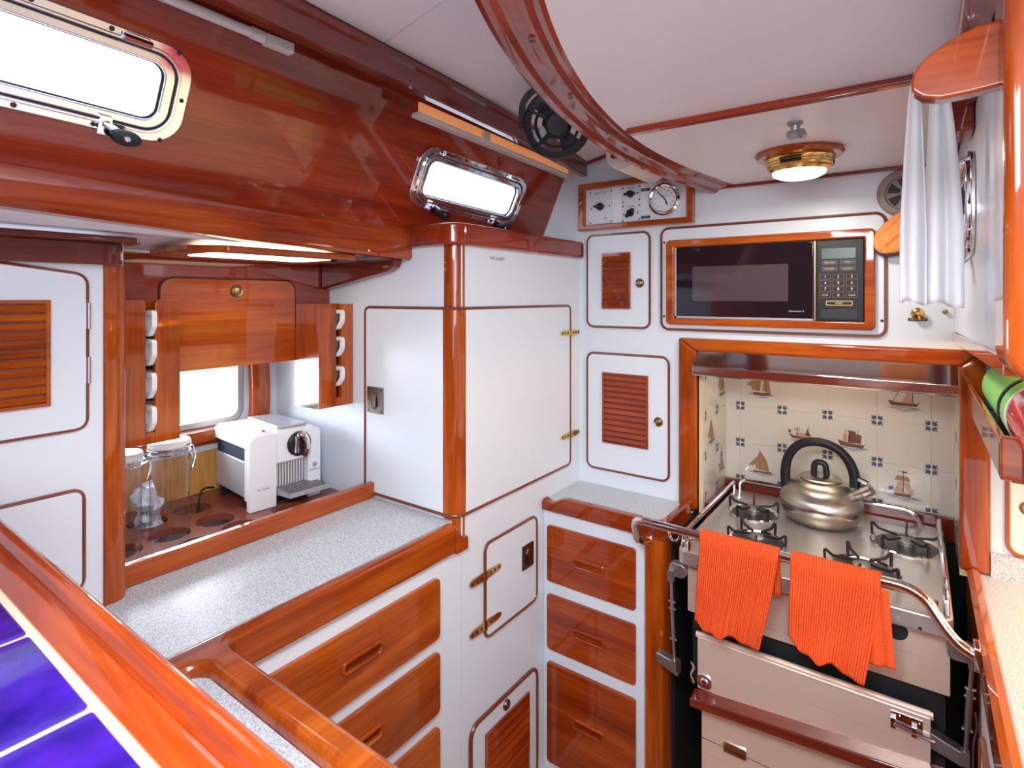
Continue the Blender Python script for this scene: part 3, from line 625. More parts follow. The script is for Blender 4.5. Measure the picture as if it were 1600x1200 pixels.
# ------------------------------------------------------------------ left wall cabinet
W = thing('wall_cabinet', 'white cabinet with louvred and plain doors and a mahogany edge post, beside the mug racks', 'cabinet', (-1.5, .1, -.585))
m = MB(); m.box(-1.27, -1.249, -.8, .408, -.585, .10); m.box(-1.80, -1.27, .425, .445, -.62, .10); obj('body', m, WHITE, W)
m = MB(); m.poly([(-1.249-.031, .444), (-1.249-.031, .404), (-1.246, .404), (-1.244, .406), (-1.244, .424), (-1.248, .436), (-1.257, .444)], -.585, .06); obj('corner_post', m, WZ, W)
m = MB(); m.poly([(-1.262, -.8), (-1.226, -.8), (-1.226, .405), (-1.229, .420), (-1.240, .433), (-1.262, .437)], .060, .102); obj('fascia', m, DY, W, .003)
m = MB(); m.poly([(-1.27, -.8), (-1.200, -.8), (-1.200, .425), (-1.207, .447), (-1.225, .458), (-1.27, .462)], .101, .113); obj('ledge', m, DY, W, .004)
f = MB().X(-1.249)
m = like(f); dp = [(.366, .044), (.376, .034), (.376, -.236), (.370, -.241), (-.6, -.243), (-.6, .17)]; m.poly(dp, .0005, .006); d = obj('door', m, WHITE, W, .001)
obj('bead', bead_path(arc3([(a, b, 0) for a, b in [(-.6, .176), (.378, .041), (.378, -.2425), (-.6, -.2455)]], .022) and [(p.x, p.y) for p in arc3([(-.6, .176, 0), (.378, .041, 0), (.378, -.2425, 0), (-.6, -.2455, 0)], .022)], f, .004, .0035, False), BEAD, d)
obj('louver', louver_mb(MB().X(-1.2424), .06, .322, -.192, -.005, 11), [WY, DX], d)
for z in (-.035, -.135):
    m = like(f); m.tube([(.379, z-.024, .007), (.379, z+.024, .007)], .004, 10); m.box(.379, .384, z-.024, z+.024, .001, .004); obj('hinge', m, CHROME, d)
m = like(f); m.poly(rr(-.6, .370, -.534, -.356, .012), .0005, .006); d = obj('door', m, WHITE, W, .001)
obj('bead', bead_path([(p.x, p.y) for p in arc3([(-.6, -.353, 0), (.373, -.353, 0), (.373, -.537, 0), (-.6, -.537, 0)], .022)], f, .004, .0035, False), BEAD, d)
# ------------------------------------------------------------------ raised bar with blue tiles
BR = thing('raised_bar', 'raised bar top of cobalt blue glazed tiles with a thick mahogany rail', 'bar', (-.6, -.1, -1.6))
m = MB(); m.box(-1.24, -.05, -.5, .166, -.325, -.3025); obj('grout_bed', m, GROUT, BR)
T0 = -.641+.152*0
for i in range(-4, 4):
    for j in range(4):
        x0 = T0+.152*i; y1 = .151-.152*j
        if x0+.152 < -.06 and x0 > -1.25:
            m = MB(); m.poly(rr(x0+.0038, x0+.1482, y1-.1444, y1, .003, 2), -.3045, -.2995); obj('tile', m, COBALT, BR, .002)
m = MB(); pr = [(-.158, -.335), (-.158, -.3005), (-.163, -.2965), (-.170, -.2900), (-.1745, -.2885), (-.178, -.2915), (-.1795, -.2900), (-.181, -.2840), (-.185, -.2795), (-.190, -.2785), (-.195, -.2815), (-.1985, -.288), (-.1995, -.335)]
m.sweep([(-1.26, 0, 0), (-.04, 0, 0)], [(a, b) for a, b in pr]); obj('rail', m, CX, BR, ang=50)
m = MB(); m.box(-1.24, -.05, .150, .172, -1.6, -.325); obj('body', m, WX, BR)

# ================================================================== COFFEE MACHINE, JARS
def rotated(o, deg): a = math.radians(deg); return (math.cos(a), math.sin(a), 0)
CM = thing('coffee_machine', 'silver and white capsule coffee machine standing on the drilled tray by the hull window', 'coffee machine', (-1.60, .94, -.600))
cx, cy, cz = -1.484, .934, -.600
fn = Vector((1, -.095, 0)).normalized()                       # the way the front looks
fr0 = MB().fr((cx, cy, cz), (-fn.y, fn.x, 0), (0, 0, 1), fn)   # u across the front, v up, n out of the front
H_ = .210; wd = .107
win = [(-.028, .0), (.066, .0), (.066, .118), (.054, .128), (-.022, .128), (-.030, .118)]
m = like(fr0)                                                   # front plate with the cup bay cut out
m.poly([(-wd, 0), (-.030, 0), (-.030, H_), (-wd+.018, H_), (-wd+.006, H_-.006), (-wd, H_-.018)], -.022, 0)
m.poly([(.066, 0), (wd, 0), (wd, H_-.018), (wd-.006, H_-.006), (wd-.018, H_), (.066, H_)], -.022, 0)
m.box(-.030, .066, .122, H_, -.022, 0); obj('front_plate', m, WPLAS, CM, .003)
m = like(fr0); m.box(-wd+.006, wd-.006, .022, H_-.008, -.05, -.022); m.poly([(-wd+.004, H_-.040), (wd-.004, H_-.040), (wd-.004, H_-.008), (wd-.016, H_), (-wd+.016, H_), (-wd+.004, H_-.008)], -.255, -.022)
m.box(.02, wd-.004, .022, H_-.02, -.25, -.05); obj('body', m, WPLAS, CM, .003)
m = like(fr0); m.box(-wd+.006, .02, .030, .132, -.25, -.05); obj('water_tank', m, SILV, CM, .004)
m = like(fr0); m.box(-wd+.010, .018, .132, H_-.040, -.245, -.05); obj('tank_gap', m, NAVY, CM)
m = like(fr0); m.poly([(-.01, H_+.001), (.085, H_+.001), (.085, H_+.006), (-.01, H_+.010)], -.24, -.04); obj('capsule_lid', m, SILV, CM, .003)
m = like(fr0); m.box(-.055, -.045, H_-.001, H_+.004, -.05, -.042); obj('power_light', m, RED, CM)
m = like(fr0); m.lathe([(.036, -.002), (.036, .006), (.031, .010), (0, .008)], .036, .168, 28); obj('dial', m, BLACKP, CM)
m = like(fr0); m.tube(smooth_path([(.027, .196, .010), (.036, .198, .018), (.049, .180, .022), (.052, .150, .020), (.050, .132, .012)], 5), [.006]*5+[.009]*16, 10); m.tube([(.026, .192, .012), (.024, .145, .012)], .007, 8, 0)
obj('lever', m, CHROME, CM)
m = like(fr0); m.box(-.030, .066, 0, .122, -.05, -.03, 0)
for k in range(11): m.box(-.026+k*.0086, -.0215+k*.0086, .040, .118, -.03, -.020, 1)
obj('grille', m, [SCREW, ALU], CM)
m = like(fr0); m.hexa([(-.028, .030, -.02), (.066, .030, -.02), (.100, .034, .062), (-.022, .034, .062), (-.028, .048, -.02), (.066, .048, -.02), (.100, .046, .062), (-.022, .046, .062)]); 
for k in range(9): m.box(-.022+k*.011, -.018+k*.011, .047, .0505, -.018, .058, 1)
for k in range(7): m.box(-.024, .092, .047, .0500, -.014+k*.011, -.0115+k*.011, 1)
obj('drip_tray', m, [GPLAS, ALU], CM)
m = like(fr0)
for u in (-.085, .085):
    for n_ in (-.22, -.06): m.cyl(u, 0, .001, 0, 0); m.box(u-.012, u+.012, 0, .030, n_-.012, n_+.012)
m.box(-.02, .06, 0, .028, -.2, -.03); obj('foot', m, BLACKP, CM)
lettering('lettering', 'Le Cube', .0105, fr0, -.068, .056, .0004, GPRINT, CM)
lettering('lettering', 'NESPRESSO', .0070, fr0, .087, .078, .0004, GPRINT, CM)
m = like(fr0); m.ring(rr(.081, .093, .089, .101, .002, 2), rr(.083, .091, .091, .099, .001, 2), 0, .0006); m.hexa([(.084, .092, 0), (.086, .092, 0), (.086, .098, 0), (.084, .098, 0), (.084, .092, .0006), (.086, .092, .0006), (.086, .098, .0006), (.084, .098, .0006)]); m.box(.088, .090, .092, .098, 0, .0006); obj('emblem', m, GPRINT, CM)
m = MB(); m.tube(smooth_path([(-1.72, .84, -.575), (-1.69, .80, -.56), (-1.665, .775, -.565), (-1.655, .765, -.60), (-1.65, .76, -.655)], 6), .003, 8)
tag(obj('power_cord', m, BLACKP), 'thin black cord running from behind the coffee machine into a tray hole', 'cord')
m = MB(); m.tube(smooth_path([(-1.33, .452, -.44), (-1.332, .455, -.50), (-1.335, .462, -.56), (-1.345, .485, -.605), (-1.36, .51, -.62)], 6), .0035, 8)
tag(obj('power_cord', m, BLACKP), 'black cord hanging at the mahogany post in front of the jars', 'cord')
def jar(x, y, h, r, label, fill, a0):
    t = thing('storage_jar', label, 'jar', (x, y, -.66), 'clip-top jars in the storage tray')
    f = MB().Z(-.66); f.lathe([(0, .001), (r-.002, .001), (r, .004), (r, h)], x, y, 40, cap=False); obj('glass', f, JAR, t)
    f = MB().Z(-.66+h); f.lathe([(r+.001, -.002), (r+.004, .001), (r+.004, .009), (r+.001, .014), (r*.7, .017), (r*.3, .016), (0, .016)], x, y, 40); l = obj('lid', f, WPLAS, t)
    f = MB().Z(-.66+h); f.tube([(x+(r+.002)*math.cos(2*PI*i/32), y+(r+.002)*math.sin(2*PI*i/32), -.016) for i in range(32)], .0022, 6, 0, True)
    f.tube([(x+(r+.004)*math.cos(2*PI*i/32), y+(r+.004)*math.sin(2*PI*i/32), -.004) for i in range(32)], .0016, 6, 0, True)
    ca, sa = math.cos(a0), math.sin(a0); q = lambda d, z, s=0: (x+(r+d)*ca-s*sa, y+(r+d)*sa+s*ca, z)
    f.tube(smooth_path([q(.002, -.016, -.008), q(.014, -.012, -.008), q(.018, -.03, -.006), q(.012, -.058, -.003), q(.012, -.058, .003), q(.018, -.03, .006), q(.014, -.012, .008), q(.002, -.016, .008)], 4), .002, 6)
    f.tube(smooth_path([q(.004, .004, -.01), q(.016, .006, -.004), q(.020, -.016, 0)], 4), .0016, 6); obj('clip', f, CHROME, t)
    if fill:
        f = MB(); rnd = random.Random(4)
        for k in range(26):
            a = rnd.random()*2*PI; q_ = rnd.random()**.5*(r-.024); z = -.64+.115*rnd.random()
            f.ball((x+q_*math.cos(a), y+q_*math.sin(a), z), .019, 0, 8, (1, .8+.4*rnd.random(), .7+.5*rnd.random()))
        f.poly([(x-.03, y-.005), (x+.03, y-.01), (x+.032, y+.012), (x-.02, y+.02)], -.56, -.50)
        for i, v in enumerate(f.v): f.v[i] = v+Vector((rnd.uniform(-.006, .006), rnd.uniform(-.006, .006), rnd.uniform(-.008, .008)))
        o = obj('foil_packets', f, FOIL, t); o['kind'] = 'stuff'; o['label'] = 'crumpled silver packets in the jar'
jar(-1.53, .638, .285, .044, 'clear clip-top jar nearest the coffee machine, empty, with a white lid', False, .6)
jar(-1.52, .525, .278, .044, 'clear clip-top jar half hidden behind the mahogany post', False, 1.3)
jar(-1.66, .638, .290, .044, 'clear clip-top jar at the back, filled with crumpled silver packets', True, 1.9)

# ================================================================== FORWARD BULKHEAD FITTINGS
fB = MB().Y(YB)
I = thing('instrument_panel', 'mahogany framed panel with two switch plates and a round gauge high on the bulkhead', 'panel', (-.76, 1.74, .23))
def quad_ring(pts_o, pts_i, n0, n1): 
    f = like(fB); f.ring(pts_o, pts_i, n0, n1); return f
po = [(-.560, .392), (-.960, .392), (-.960, .230), (-.560, .230)]; pi_ = [(-.580, .373), (-.941, .373), (-.941, .249), (-.580, .249)]
obj('frame', quad_ring(po, pi_, .0005, .030), WX, I, .003)
m = like(fB); m.box(-.941, -.580, .249, .373, .0005, .006); obj('backing', m, WPLAS, I)
def plate(u0, u1, v0, v1, kn, txt, ts, screws, tv=None):
    f = like(fB); f.box(u0, u1, v0, v1, .006, .009); p = obj('switch_plate', f, WHITE, I, .001)
    f = like(fB); f.lathe([(.0125 if len(kn) < 4 else kn[3], .009), (.011, .020), (0, .021)], kn[0], kn[1], 20); c, s_ = math.cos(kn[2]), math.sin(kn[2])
    f.poly([(kn[0]+c*.018-s_*.003, kn[1]+s_*.018+c*.003), (kn[0]-c*.018-s_*.003, kn[1]-s_*.018+c*.003), (kn[0]-c*.018+s_*.003, kn[1]-s_*.018-c*.003), (kn[0]+c*.018+s_*.003, kn[1]+s_*.018-c*.003)], .009, .026); obj('switch_knob', f, BLACKP, p)
    f = like(fB)
    for a, b in screws: f.lathe([(.0030, .009), (.0025, .0103), (0, .0105)], a, b, 8)
    obj('screw', f, SCREW, p); lettering('lettering', txt, ts, fB, (u0+u1)/2, tv or v1-.016, .0093, GPRINT, p)
plate(-.930, -.837, .252, .371, (-.886, .312, 0, .014), 'SELECTOR', .010, [(-.923, .362), (-.844, .362), (-.923, .258), (-.844, .258), (-.920, .308), (-.850, .311), (-.866, .270)])
plate(-.806, -.737, .311, .371, (-.773, .343, 0), 'GENSET', .008, [(-.801, .365), (-.742, .366), (-.801, .318), (-.742, .322), (-.797, .341), (-.748, .344)], .362)
plate(-.806, -.737, .250, .309, (-.773, .280, .8), 'SHORE', .008, [(-.801, .304), (-.742, .303), (-.801, .256), (-.742, .257), (-.797, .277), (-.748, .279)], .300)
m = like(fB); m.lathe([(.050, .006), (.053, .010), (.052, .020), (.045, .026), (.041, .024), (.039, .014), (0, .014)], -.655, .313, 40); g = obj('gauge', m, CHROME, I)
m = like(fB); m.cyl(-.655, .313, .0385, .014, .0152, 0, 36); d = obj('gauge_face', m, WPLAS, g)
m = like(fB)
for i in range(11):
    a = math.radians(225-27*i); c, s_ = math.cos(a), math.sin(a)
    m.poly([(-.655+c*.033-s_*.0008, .313+s_*.033+c*.0008), (-.655+c*.027-s_*.0008, .313+s_*.027+c*.0008), (-.655+c*.027+s_*.0008, .313+s_*.027-c*.0008), (-.655+c*.033+s_*.0008, .313+s_*.033-c*.0008)], .0152, .0156)
m.poly([(-.678, .342), (-.680, .340), (-.652, .309), (-.649, .312)], .0154, .016); m.poly([(-.652, .309), (-.649, .311), (-.645, .300), (-.642, .292), (-.650, .298)], .0154, .016); obj('needle', m, SCREW, g)
lettering('lettering', 'VOLTS', .010, fB, -.655, .320, .0156, BLPRINT, g)
for v in (.352, .262):
    m = like(fB); m.box(-.736, -.706, v-.0045, v+.0045, .006, .0075); lb = obj('tape_label', m, BLACKP, I); v -= .0035; lettering('lettering', 'MAIN AC', .0055, fB, -.721, v+.0015, .0076, PRINT, lb)
def louvered(u0, u1, v0, v1, lu0, lu1, lv0, lv1, cnt, ku, kv, label):
    t = thing('louvered_cabinet', label, 'cabinet', ((u0+u1)/2, YB, v0))
    f = like(fB); f.poly(rr(u0+.002, u1-.002, v0+.002, v1-.002, .022), .0005, .006); d = obj('door', f, WHITE, t, .001)
    obj('bead', bead_path(rr(u0, u1, v0, v1, .024), fB, .005, .0042), BEAD, t)
    obj('louver', louver_mb(MB().Y(YB-.0066), lu0, lu1, lv0, lv1, cnt), [CX, DX], d)
    obj('knob', knob_mb(MB().Y(YB-.006), ku, kv, .0155), OBRASS, d)
louvered(-.937, -.708, -.102, .214, -.878, -.774, -.040, .150, 8, -.742, .046, 'small white louvred cupboard door left of the microwave')
louvered(-.937, -.644, -.592, -.194, -.876, -.712, -.498, -.258, 12, -.678, -.404, 'taller white louvred cupboard door above the small counter, left of the stove')
# microwave
M_ = thing('microwave', 'black built-in microwave in a mahogany frame above the stove', 'microwave', (-.366, 1.7, -.103))
m = like(fB); m.poly(rr(-.667, -.068, -.101, .218, .022), .0005, .004); fp = obj('surround_panel', m, WHITE, M_, .001)
obj('bead', bead_path(rr(-.669, -.066, -.103, .220, .024), fB, .004, .0042), BEAD, fp)
m = like(fB)
for u, v in ((-.660, .175), (-.660, -.062), (-.074, -.062)): m.lathe([(.004, .004), (.003, .0055), (0, .006)], u, v, 10)
obj('screw', m, SCREW, fp)
m = like(fB); m.ring(rr(-.648, -.088, -.087, .180, .012), rr(-.622, -.112, -.066, .157, .003), .004, .022); obj('wood_frame', m, WX, M_, .005, seg=3)
m = like(fB); m.box(-.6215, -.1125, -.0655, .1565, -.008, .006); obj('body', m, BLACKP, M_)
m = like(fB); m.poly(rr(-.619, -.232, -.063, .153, .004, 3), .006, .014); dr = obj('door', m, BLACKG, M_, .002)
m = like(fB); m.poly(rr(-.565, -.295, -.012, .094, .004, 3), .0141, .0144); obj('door_window', m, mat('smoky_door_glass', (.07, .055, .065, 1), .06, coat=1), dr)
m = like(fB); m.box(-.6215, -.232, -.0655, -.060, .008, .0155); m.box(-.6215, -.616, -.0655, .155, .008, .0155); obj('door_trim', m, GPLAS, dr)
lettering('lettering', 'Generation II', .0072, fB, -.274, -.042, .0143, PRINT, dr)
m = like(fB); m.box(-.230, -.226, -.064, .154, .006, .0145); obj('gold_strip', m, OBRASS, M_)
m = like(fB); m.box(-.224, -.1135, -.064, .154, .006, .013); cp = obj('control_panel', m, BLACKP, M_, .002)
m = like(fB); m.poly(rr(-.212, -.132, .104, .132, .003, 3), .0131, .0136); obj('display', m, LCD, cp)
m = like(fB)
for i in range(2):
    for j in range(2): m.box(-.211+i*.042, -.174+i*.042, .070+j*.017, .083+j*.017, .013, .0137)
obj('function_button', m, mat('slate_button', (.045, .045, .055, 1), .5), cp)
for txt, u, v in (('MEMORY', -.1925, .092), ('TIME', -.1505, .092), ('POWER', -.1925, .075), ('CLOCK', -.1505, .075)): lettering('lettering', txt, .0062, fB, u, v-.0005, .0138, YEL, cp)
m = like(fB); ks = []
for j in range(4):
    for i in range(3):
        u, v = -.203+i*.031, .055-j*.0165; ks.append((u, v)); m.ring([(u+.0135, v+.0070), (u-.0135, v+.0070), (u-.0135, v-.0070), (u+.0135, v-.0070)], [(u+.0126, v+.0062), (u-.0126, v+.0062), (u-.0126, v-.0062), (u+.0126, v-.0062)], .013, .0136)
obj('keypad', m, mat('dull_red_print', (.22, .10, .06, 1), .5), cp)
for (u, v), tx in zip(ks, '1 2 3 4 5 6 7 8 9 STOP 0 CLEAR'.split()): lettering('lettering', tx, .0105 if len(tx) < 2 else .0058, fB, u, v-(.0036 if len(tx) < 2 else .002), .0137, PRINT, cp)
m = like(fB); m.ring([(-.139, -.010), (-.201, -.010), (-.201, -.023), (-.139, -.023)], [(-.141, -.012), (-.199, -.012), (-.199, -.021), (-.141, -.021)], .013, .014); obj('start_button', m, YEL, cp)
lettering('lettering', 'START', .006, fB, -.170, -.0186, .0137, PRINT, cp)
m = like(fB); m.box(-.214, -.128, -.058, -.034, .013, .0142); obj('door_release', m, mat('black_button', (.02, .02, .025, 1), .5), cp, .001)
# round vent, knobs and label at the bulkhead's right end
V = thing('wall_vent', 'round tan slotted vent on the bulkhead, half hidden by the towel', 'vent', (-.028, 1.745, .265))
m = like(fB); m.lathe([(.062, .0005), (.062, .006), (.056, .010), (.045, .010), (.042, .005), (0, .005)], -.024, .266, 40); obj('flange', m, TAN, V)
m = like(fB)
for i in range(6):
    a0, a1 = 2*PI*i/6+.30, 2*PI*(i+1)/6-.05
    m.poly([(-.024+.013*math.cos(a0), .266+.013*math.sin(a0))]+[(-.024+.039*math.cos(a0+(a1-a0)*k/5), .266+.039*math.sin(a0+(a1-a0)*k/5)) for k in range(6)]+[(-.024+.013*math.cos(a1), .266+.013*math.sin(a1))], .005, .0056)
obj('slot', m, BLACKP, V)
KB = thing('brass_knob', 'polished brass knob over a tiny black label, below the hanging towel', 'knob', (0, 1.74, -.042))
m = like(fB); m.lathe([(.010, .0005), (.007, .004), (.006, .010), (.014, .016), (.015, .020), (.010, .024), (0, .025)], .001, -.042, 24); obj('knob', m, BRASS, KB)
m = like(fB); m.box(-.019, .021, -.0605, -.0535, .0005, .002); lp = obj('label_plate', m, BLACKP, KB); lettering('lettering', 'WATER PRESSURE', .0042, fB, .001, -.0586, .0022, PRINT, lp)
m = like(fB); m.lathe([(.006, .0005), (.005, .004), (.0035, .006), (.0055, .011), (0, .013)], .056, -.036, 16); m.box(.0547, .0573, -.041, -.031, .011, .0145)
tag(obj('small_catch', m, OBRASS), 'small dark brass catch on the bulkhead right of the brass knob', 'catch')
# stove surround
SF = thing('stove_surround', 'mahogany frame around the stove alcove, two uprights and a head', 'frame', (-.24, 1.74, -1.0))
m = like(fB); m.poly([(-.610, -.66), (-.552, -.66), (-.552, -.168), (-.610, -.128)], .0005, .016); obj('upright', m, WZ, SF, .008, seg=3)
m = like(fB); m.poly([(.083, -.66), (.141, -.66), (.141, -.128), (.083, -.168)], .0005, .016); obj('upright', m, WZ, SF, .008, seg=3)
m = like(fB); m.poly([(-.552, -.168), (.083, -.168), (.141, -.128), (-.610, -.128)], .0005, .016); obj('head', m, WX, SF, .008, seg=3)
HD = thing('range_hood', 'polished steel visor hood at the top of the stove alcove', 'hood', (-.24, 1.71, -.235))
m = MB(); pr = [(1.735, -.166), (1.73, -.172), (1.690, -.203), (1.683, -.209), (1.682, -.232), (1.686, -.236), (1.733, -.236), (1.733, -.226), (1.692, -.226), (1.693, -.211), (1.735, -.178)]
m.fr((0, 0, 0), (0, 1, 0), (0, 0, 1), (1, 0, 0)); m.poly(pr, -.549, .080); obj('visor', m, HOODM, HD, .0015)
m.__init__(); m.box(-.30, -.16, 1.78, 1.84, -.158, -.149); obj('light', m, LENS, HD)
l = bpy.data.lights.new('hood_light', 'AREA'); l.shape = 'RECTANGLE'; l.size = .4; l.size_y = .06; l.energy = .35; l.color = (1, .78, .52)
o = bpy.data.objects.new('hood_light', l); C.objects.link(o); o.location = (-.23, 1.83, -.163)
# ================================================================== SMALL DRAWER COLUMN
DC = thing('narrow_drawer_cabinet', 'white cabinet with a stack of three small mahogany drawers left of the stove', 'cabinet', (-.77, 1.6, -1.6))
m = MB(); m.box(-.971, -.626, YR, YR+.02, -1.6, -.680); m.box(-.971, -.60, YR+.02, YB-.001, -.70, -.680); obj('body', m, WHITE, DC)
fR = MB().Y(YR)
for a, b in ((-.902, -.724), (-1.117, -.943), (-1.475, -1.158)): drawer(DC, fR, -.955, -.655, a, b, (-.806, (a+b)/2+(-.004 if b > -1 else .005)), CX, .010, .112, .030)
m = MB(); m.poly([(-.628, 1.56), (-.628, 1.510), (-.622, 1.504), (-.585, 1.503), (-.574, 1.508), (-.568, 1.520), (-.568, 1.56)], -1.6, -.680); obj('corner_post', m, WZ, DC)
SCN = thing('small_counter', 'small speckled counter with a scooped mahogany fiddle above the three small drawers', 'counter', (-.78, 1.63, -.66))
m = MB(); m.box(-.971, -.59, YR+.008, YB-.001, -.668, -.650); obj('worktop', m, SPECK, SCN)
m = MB().Y(1.524); prf = [(-.9715, -.678), (-.9715, -.655), (-.966, -.640), (-.955, -.646), (-.940, -.650), (-.925, -.646), (-.90, -.632), (-.88, -.629), (-.640, -.629), (-.640, -.678)]
m.poly(prf, -.006, .022); obj('fiddle', m, CX, SCN, .004, seg=2)
m = MB().Z(-.678); pa = arc3([(-.640, 1.513, 0), (-.575, 1.513, 0), (-.575, 1.728, 0)], .04, 8); m.sweep(pa, [(-.011, 0), (.011, 0), (.011, .046), (.006, .050), (-.006, .050), (-.011, .046)]); obj('fiddle_return', m, CY, SCN)

# ================================================================== STOVE
ST = thing('stove', 'stainless steel four burner gimballed stove in the tiled alcove', 'stove', (-.22, 1.7, -1.6))
x0, x1, zt = -.505, .060, -.650
m = MB(); m.poly(rr(x0, x1, 1.425, 1.985, .02, 4), -.690, zt); obj('cooktop', m, STEELTOP, ST, .006, seg=3)
m = MB(); m.box(-.492, .056, 1.472, 1.98, -.830, -.690); obj('body', m, STEEL, ST, .002)
m = MB(); m.box(-.484, .048, 1.49, 1.97, -1.02, -.828); obj('oven_cavity', m, DARK, ST)
f = MB().Y(1.472); f.cyl(-.036, -.722, .0205, .0005, .0015); f.cyl(-.039, -.699, .010, .0005, .0015); obj('knob_hole', f, DARK, ST)
f = MB().Y(1.425); f.box(-.075, -.03, -.680, -.670, 0, .0012); obj('maker_plate', f, TAN, ST)
f = MB().Y(1.425)
for u in (-.45, .005): f.lathe([(.0035, 0), (.003, .001), (0, .0012)], u, -.682, 10)
obj('screw', f, SCREW, ST)
OD = MB(); OD.box(-.455, .023, 1.435, 1.465, -.998, -.866); od = obj('oven_door', OD, STEEL, ST, .003)
m = MB(); m.tube([(-.460, 1.445, -.866), (.027, 1.445, -.866)], .0075, 10); obj('rolled_edge', m, STEEL, od)
f = MB().Y(1.435); f.box(-.046, .010, -.908, -.876, 0, .002); f.tube([(-.040, -.900, .008), (.030, -.906, .008)], .0045, 10); f.box(-.046, -.036, -.908, -.886, .002, .010); f.box(-.010, .0, -.910, -.890, .002, .012)
for u, v in ((-.030, -.882), (.004, -.884)): f.lathe([(.003, .002), (0, .004)], u, v, 8)
obj('barrel_bolt', f, CHROME, od, .001)
f = MB().Y(1.435); f.poly(rr(-.455, -.418, -.990, -.958, .014, 4), 0, .004); f.tube(smooth_path([(-.462, -.985, .004), (-.468, -.965, .008), (-.462, -.945, .008), (-.470, -.935, .006)], 4), .003, 8); f.lathe([(.012, .004), (.008, .008), (0, .009)], -.436, -.975, 14); obj('corner_catch', f, CHROME, od)
m = MB(); a, b = (-.462, -1.004), (.06, -.958)
m.hexa([(a[0], 1.395, a[1]-.022), (b[0], 1.395, b[1]-.028), (b[0], 1.438, b[1]-.028), (a[0], 1.438, a[1]-.022), (a[0], 1.395, a[1]), (b[0], 1.395, b[1]), (b[0], 1.438, b[1]+.004), (a[0], 1.438, a[1]+.004)]); obj('wooden_ledge', m, DX, ST, .004)
m = MB(); m.box(-.449, .024, 1.450, 1.95, -1.6, -1.010); lp = obj('lower_panel', m, STEEL, ST, .002)
f = MB().Y(1.45); f.box(-.449, .024, -1.1310, -1.1298, 0, .0008, 1); obj('seam', f, [STEEL, SCREW], lp)
f = MB().Y(1.45); f.ring(rr(-.394, -.338, -1.139, -1.112, .007, 4), rr(-.390, -.342, -1.135, -1.116, .005, 4), 0, .004); f.flat(rr(-.391, -.341, -1.136, -1.115, .005, 4), .0008, 1); f.tube([(-.392, -1.134, .004), (-.340, -1.134, .004)], .0035, 8); obj('flush_handle', f, [CHROME, mat('copper_recess', (.45, .16, .06, 1), .3, .9)], lp)
f = MB().Y(1.45); f.poly(rr(-.27, -.02, -1.30, -1.125, .01, 3), .0005, .0025); obj('pressed_panel', f, STEEL, lp)
# burners
def burner(cx, cy, r, rot):
    f = MB().Z(zt); f.lathe([(r*.99, 0), (r, .003), (r*.96, .005), (r*.86, .002), (r*.84, .0012)], cx, cy, 40, 0, cap=False)
    f.lathe([(r*.86, .002), (r*.70, .0022), (r*.3, .0022)], cx, cy, 40, 1)
    b = obj('burner', f, [CHROME, mat('sooty_steel', (.10, .095, .09, 1), .4, .9)], ST)
    f = MB().Z(zt); f.lathe([(.018, .001), (.018, .010), (.022, .012), (.022, .015), (.017, .018), (0, .019)], cx, cy, 28); obj('burner_cap', f, ALU, b)
    f = MB().Z(zt)
    for k in range(5):
        a = rot+2*PI*k/5; c, s = math.cos(a), math.sin(a); P = lambda d, z: (cx+c*d, cy+s*d, z)
        f.sweep(arc3([P(r*1.0, .003), P(r*1.02, .034), P(r*.97, .036), P(r*.80, .024), P(r*.25, .022)], .006, 3), [(-.0024, -.0028), (.0024, -.0028), (.0024, .0028), (-.0024, .0028)])
    obj('pan_support', f, SCREW, b)
for cx_, cy_, r_, a_ in ((-.398, 1.785, .070, .5), (-.345, 1.585, .072, 1.1), (-.024, 1.79, .080, .3), (-.105, 1.565, .078, .8)): burner(cx_, cy_, r_, a_)
# pan rails
m = MB(); m.tube(arc3([(-.478, 1.952, zt), (-.478, 1.952, zt+.044), (-.01, 1.952, zt+.044), (.012, 1.952, zt)], .03, 6), .0058, 10); obj('pan_rail', m, CHROME, ST)
m = MB(); m.tube(arc3([(.048, 1.94, zt), (.048, 1.94, zt+.036), (.048, 1.46, zt+.036), (.048, 1.445, zt)], .015, 6), .0058, 10); obj('pan_rail', m, CHROME, ST)
m = MB(); m.tube(arc3([(-.495, 1.95, zt), (-.495, 1.95, zt+.034), (-.495, 1.46, zt+.034), (-.495, 1.445, zt)], .015, 6), .0058, 10); obj('pan_rail', m, CHROME, ST)
m = MB(); m.tube(arc3([(-.475, 1.432, zt-.004), (-.475, 1.432, zt+.034), (.005, 1.432, zt+.034), (.030, 1.432, zt-.004)], .03, 6), .0055, 10); obj('pan_rail', m, CHROME, ST)
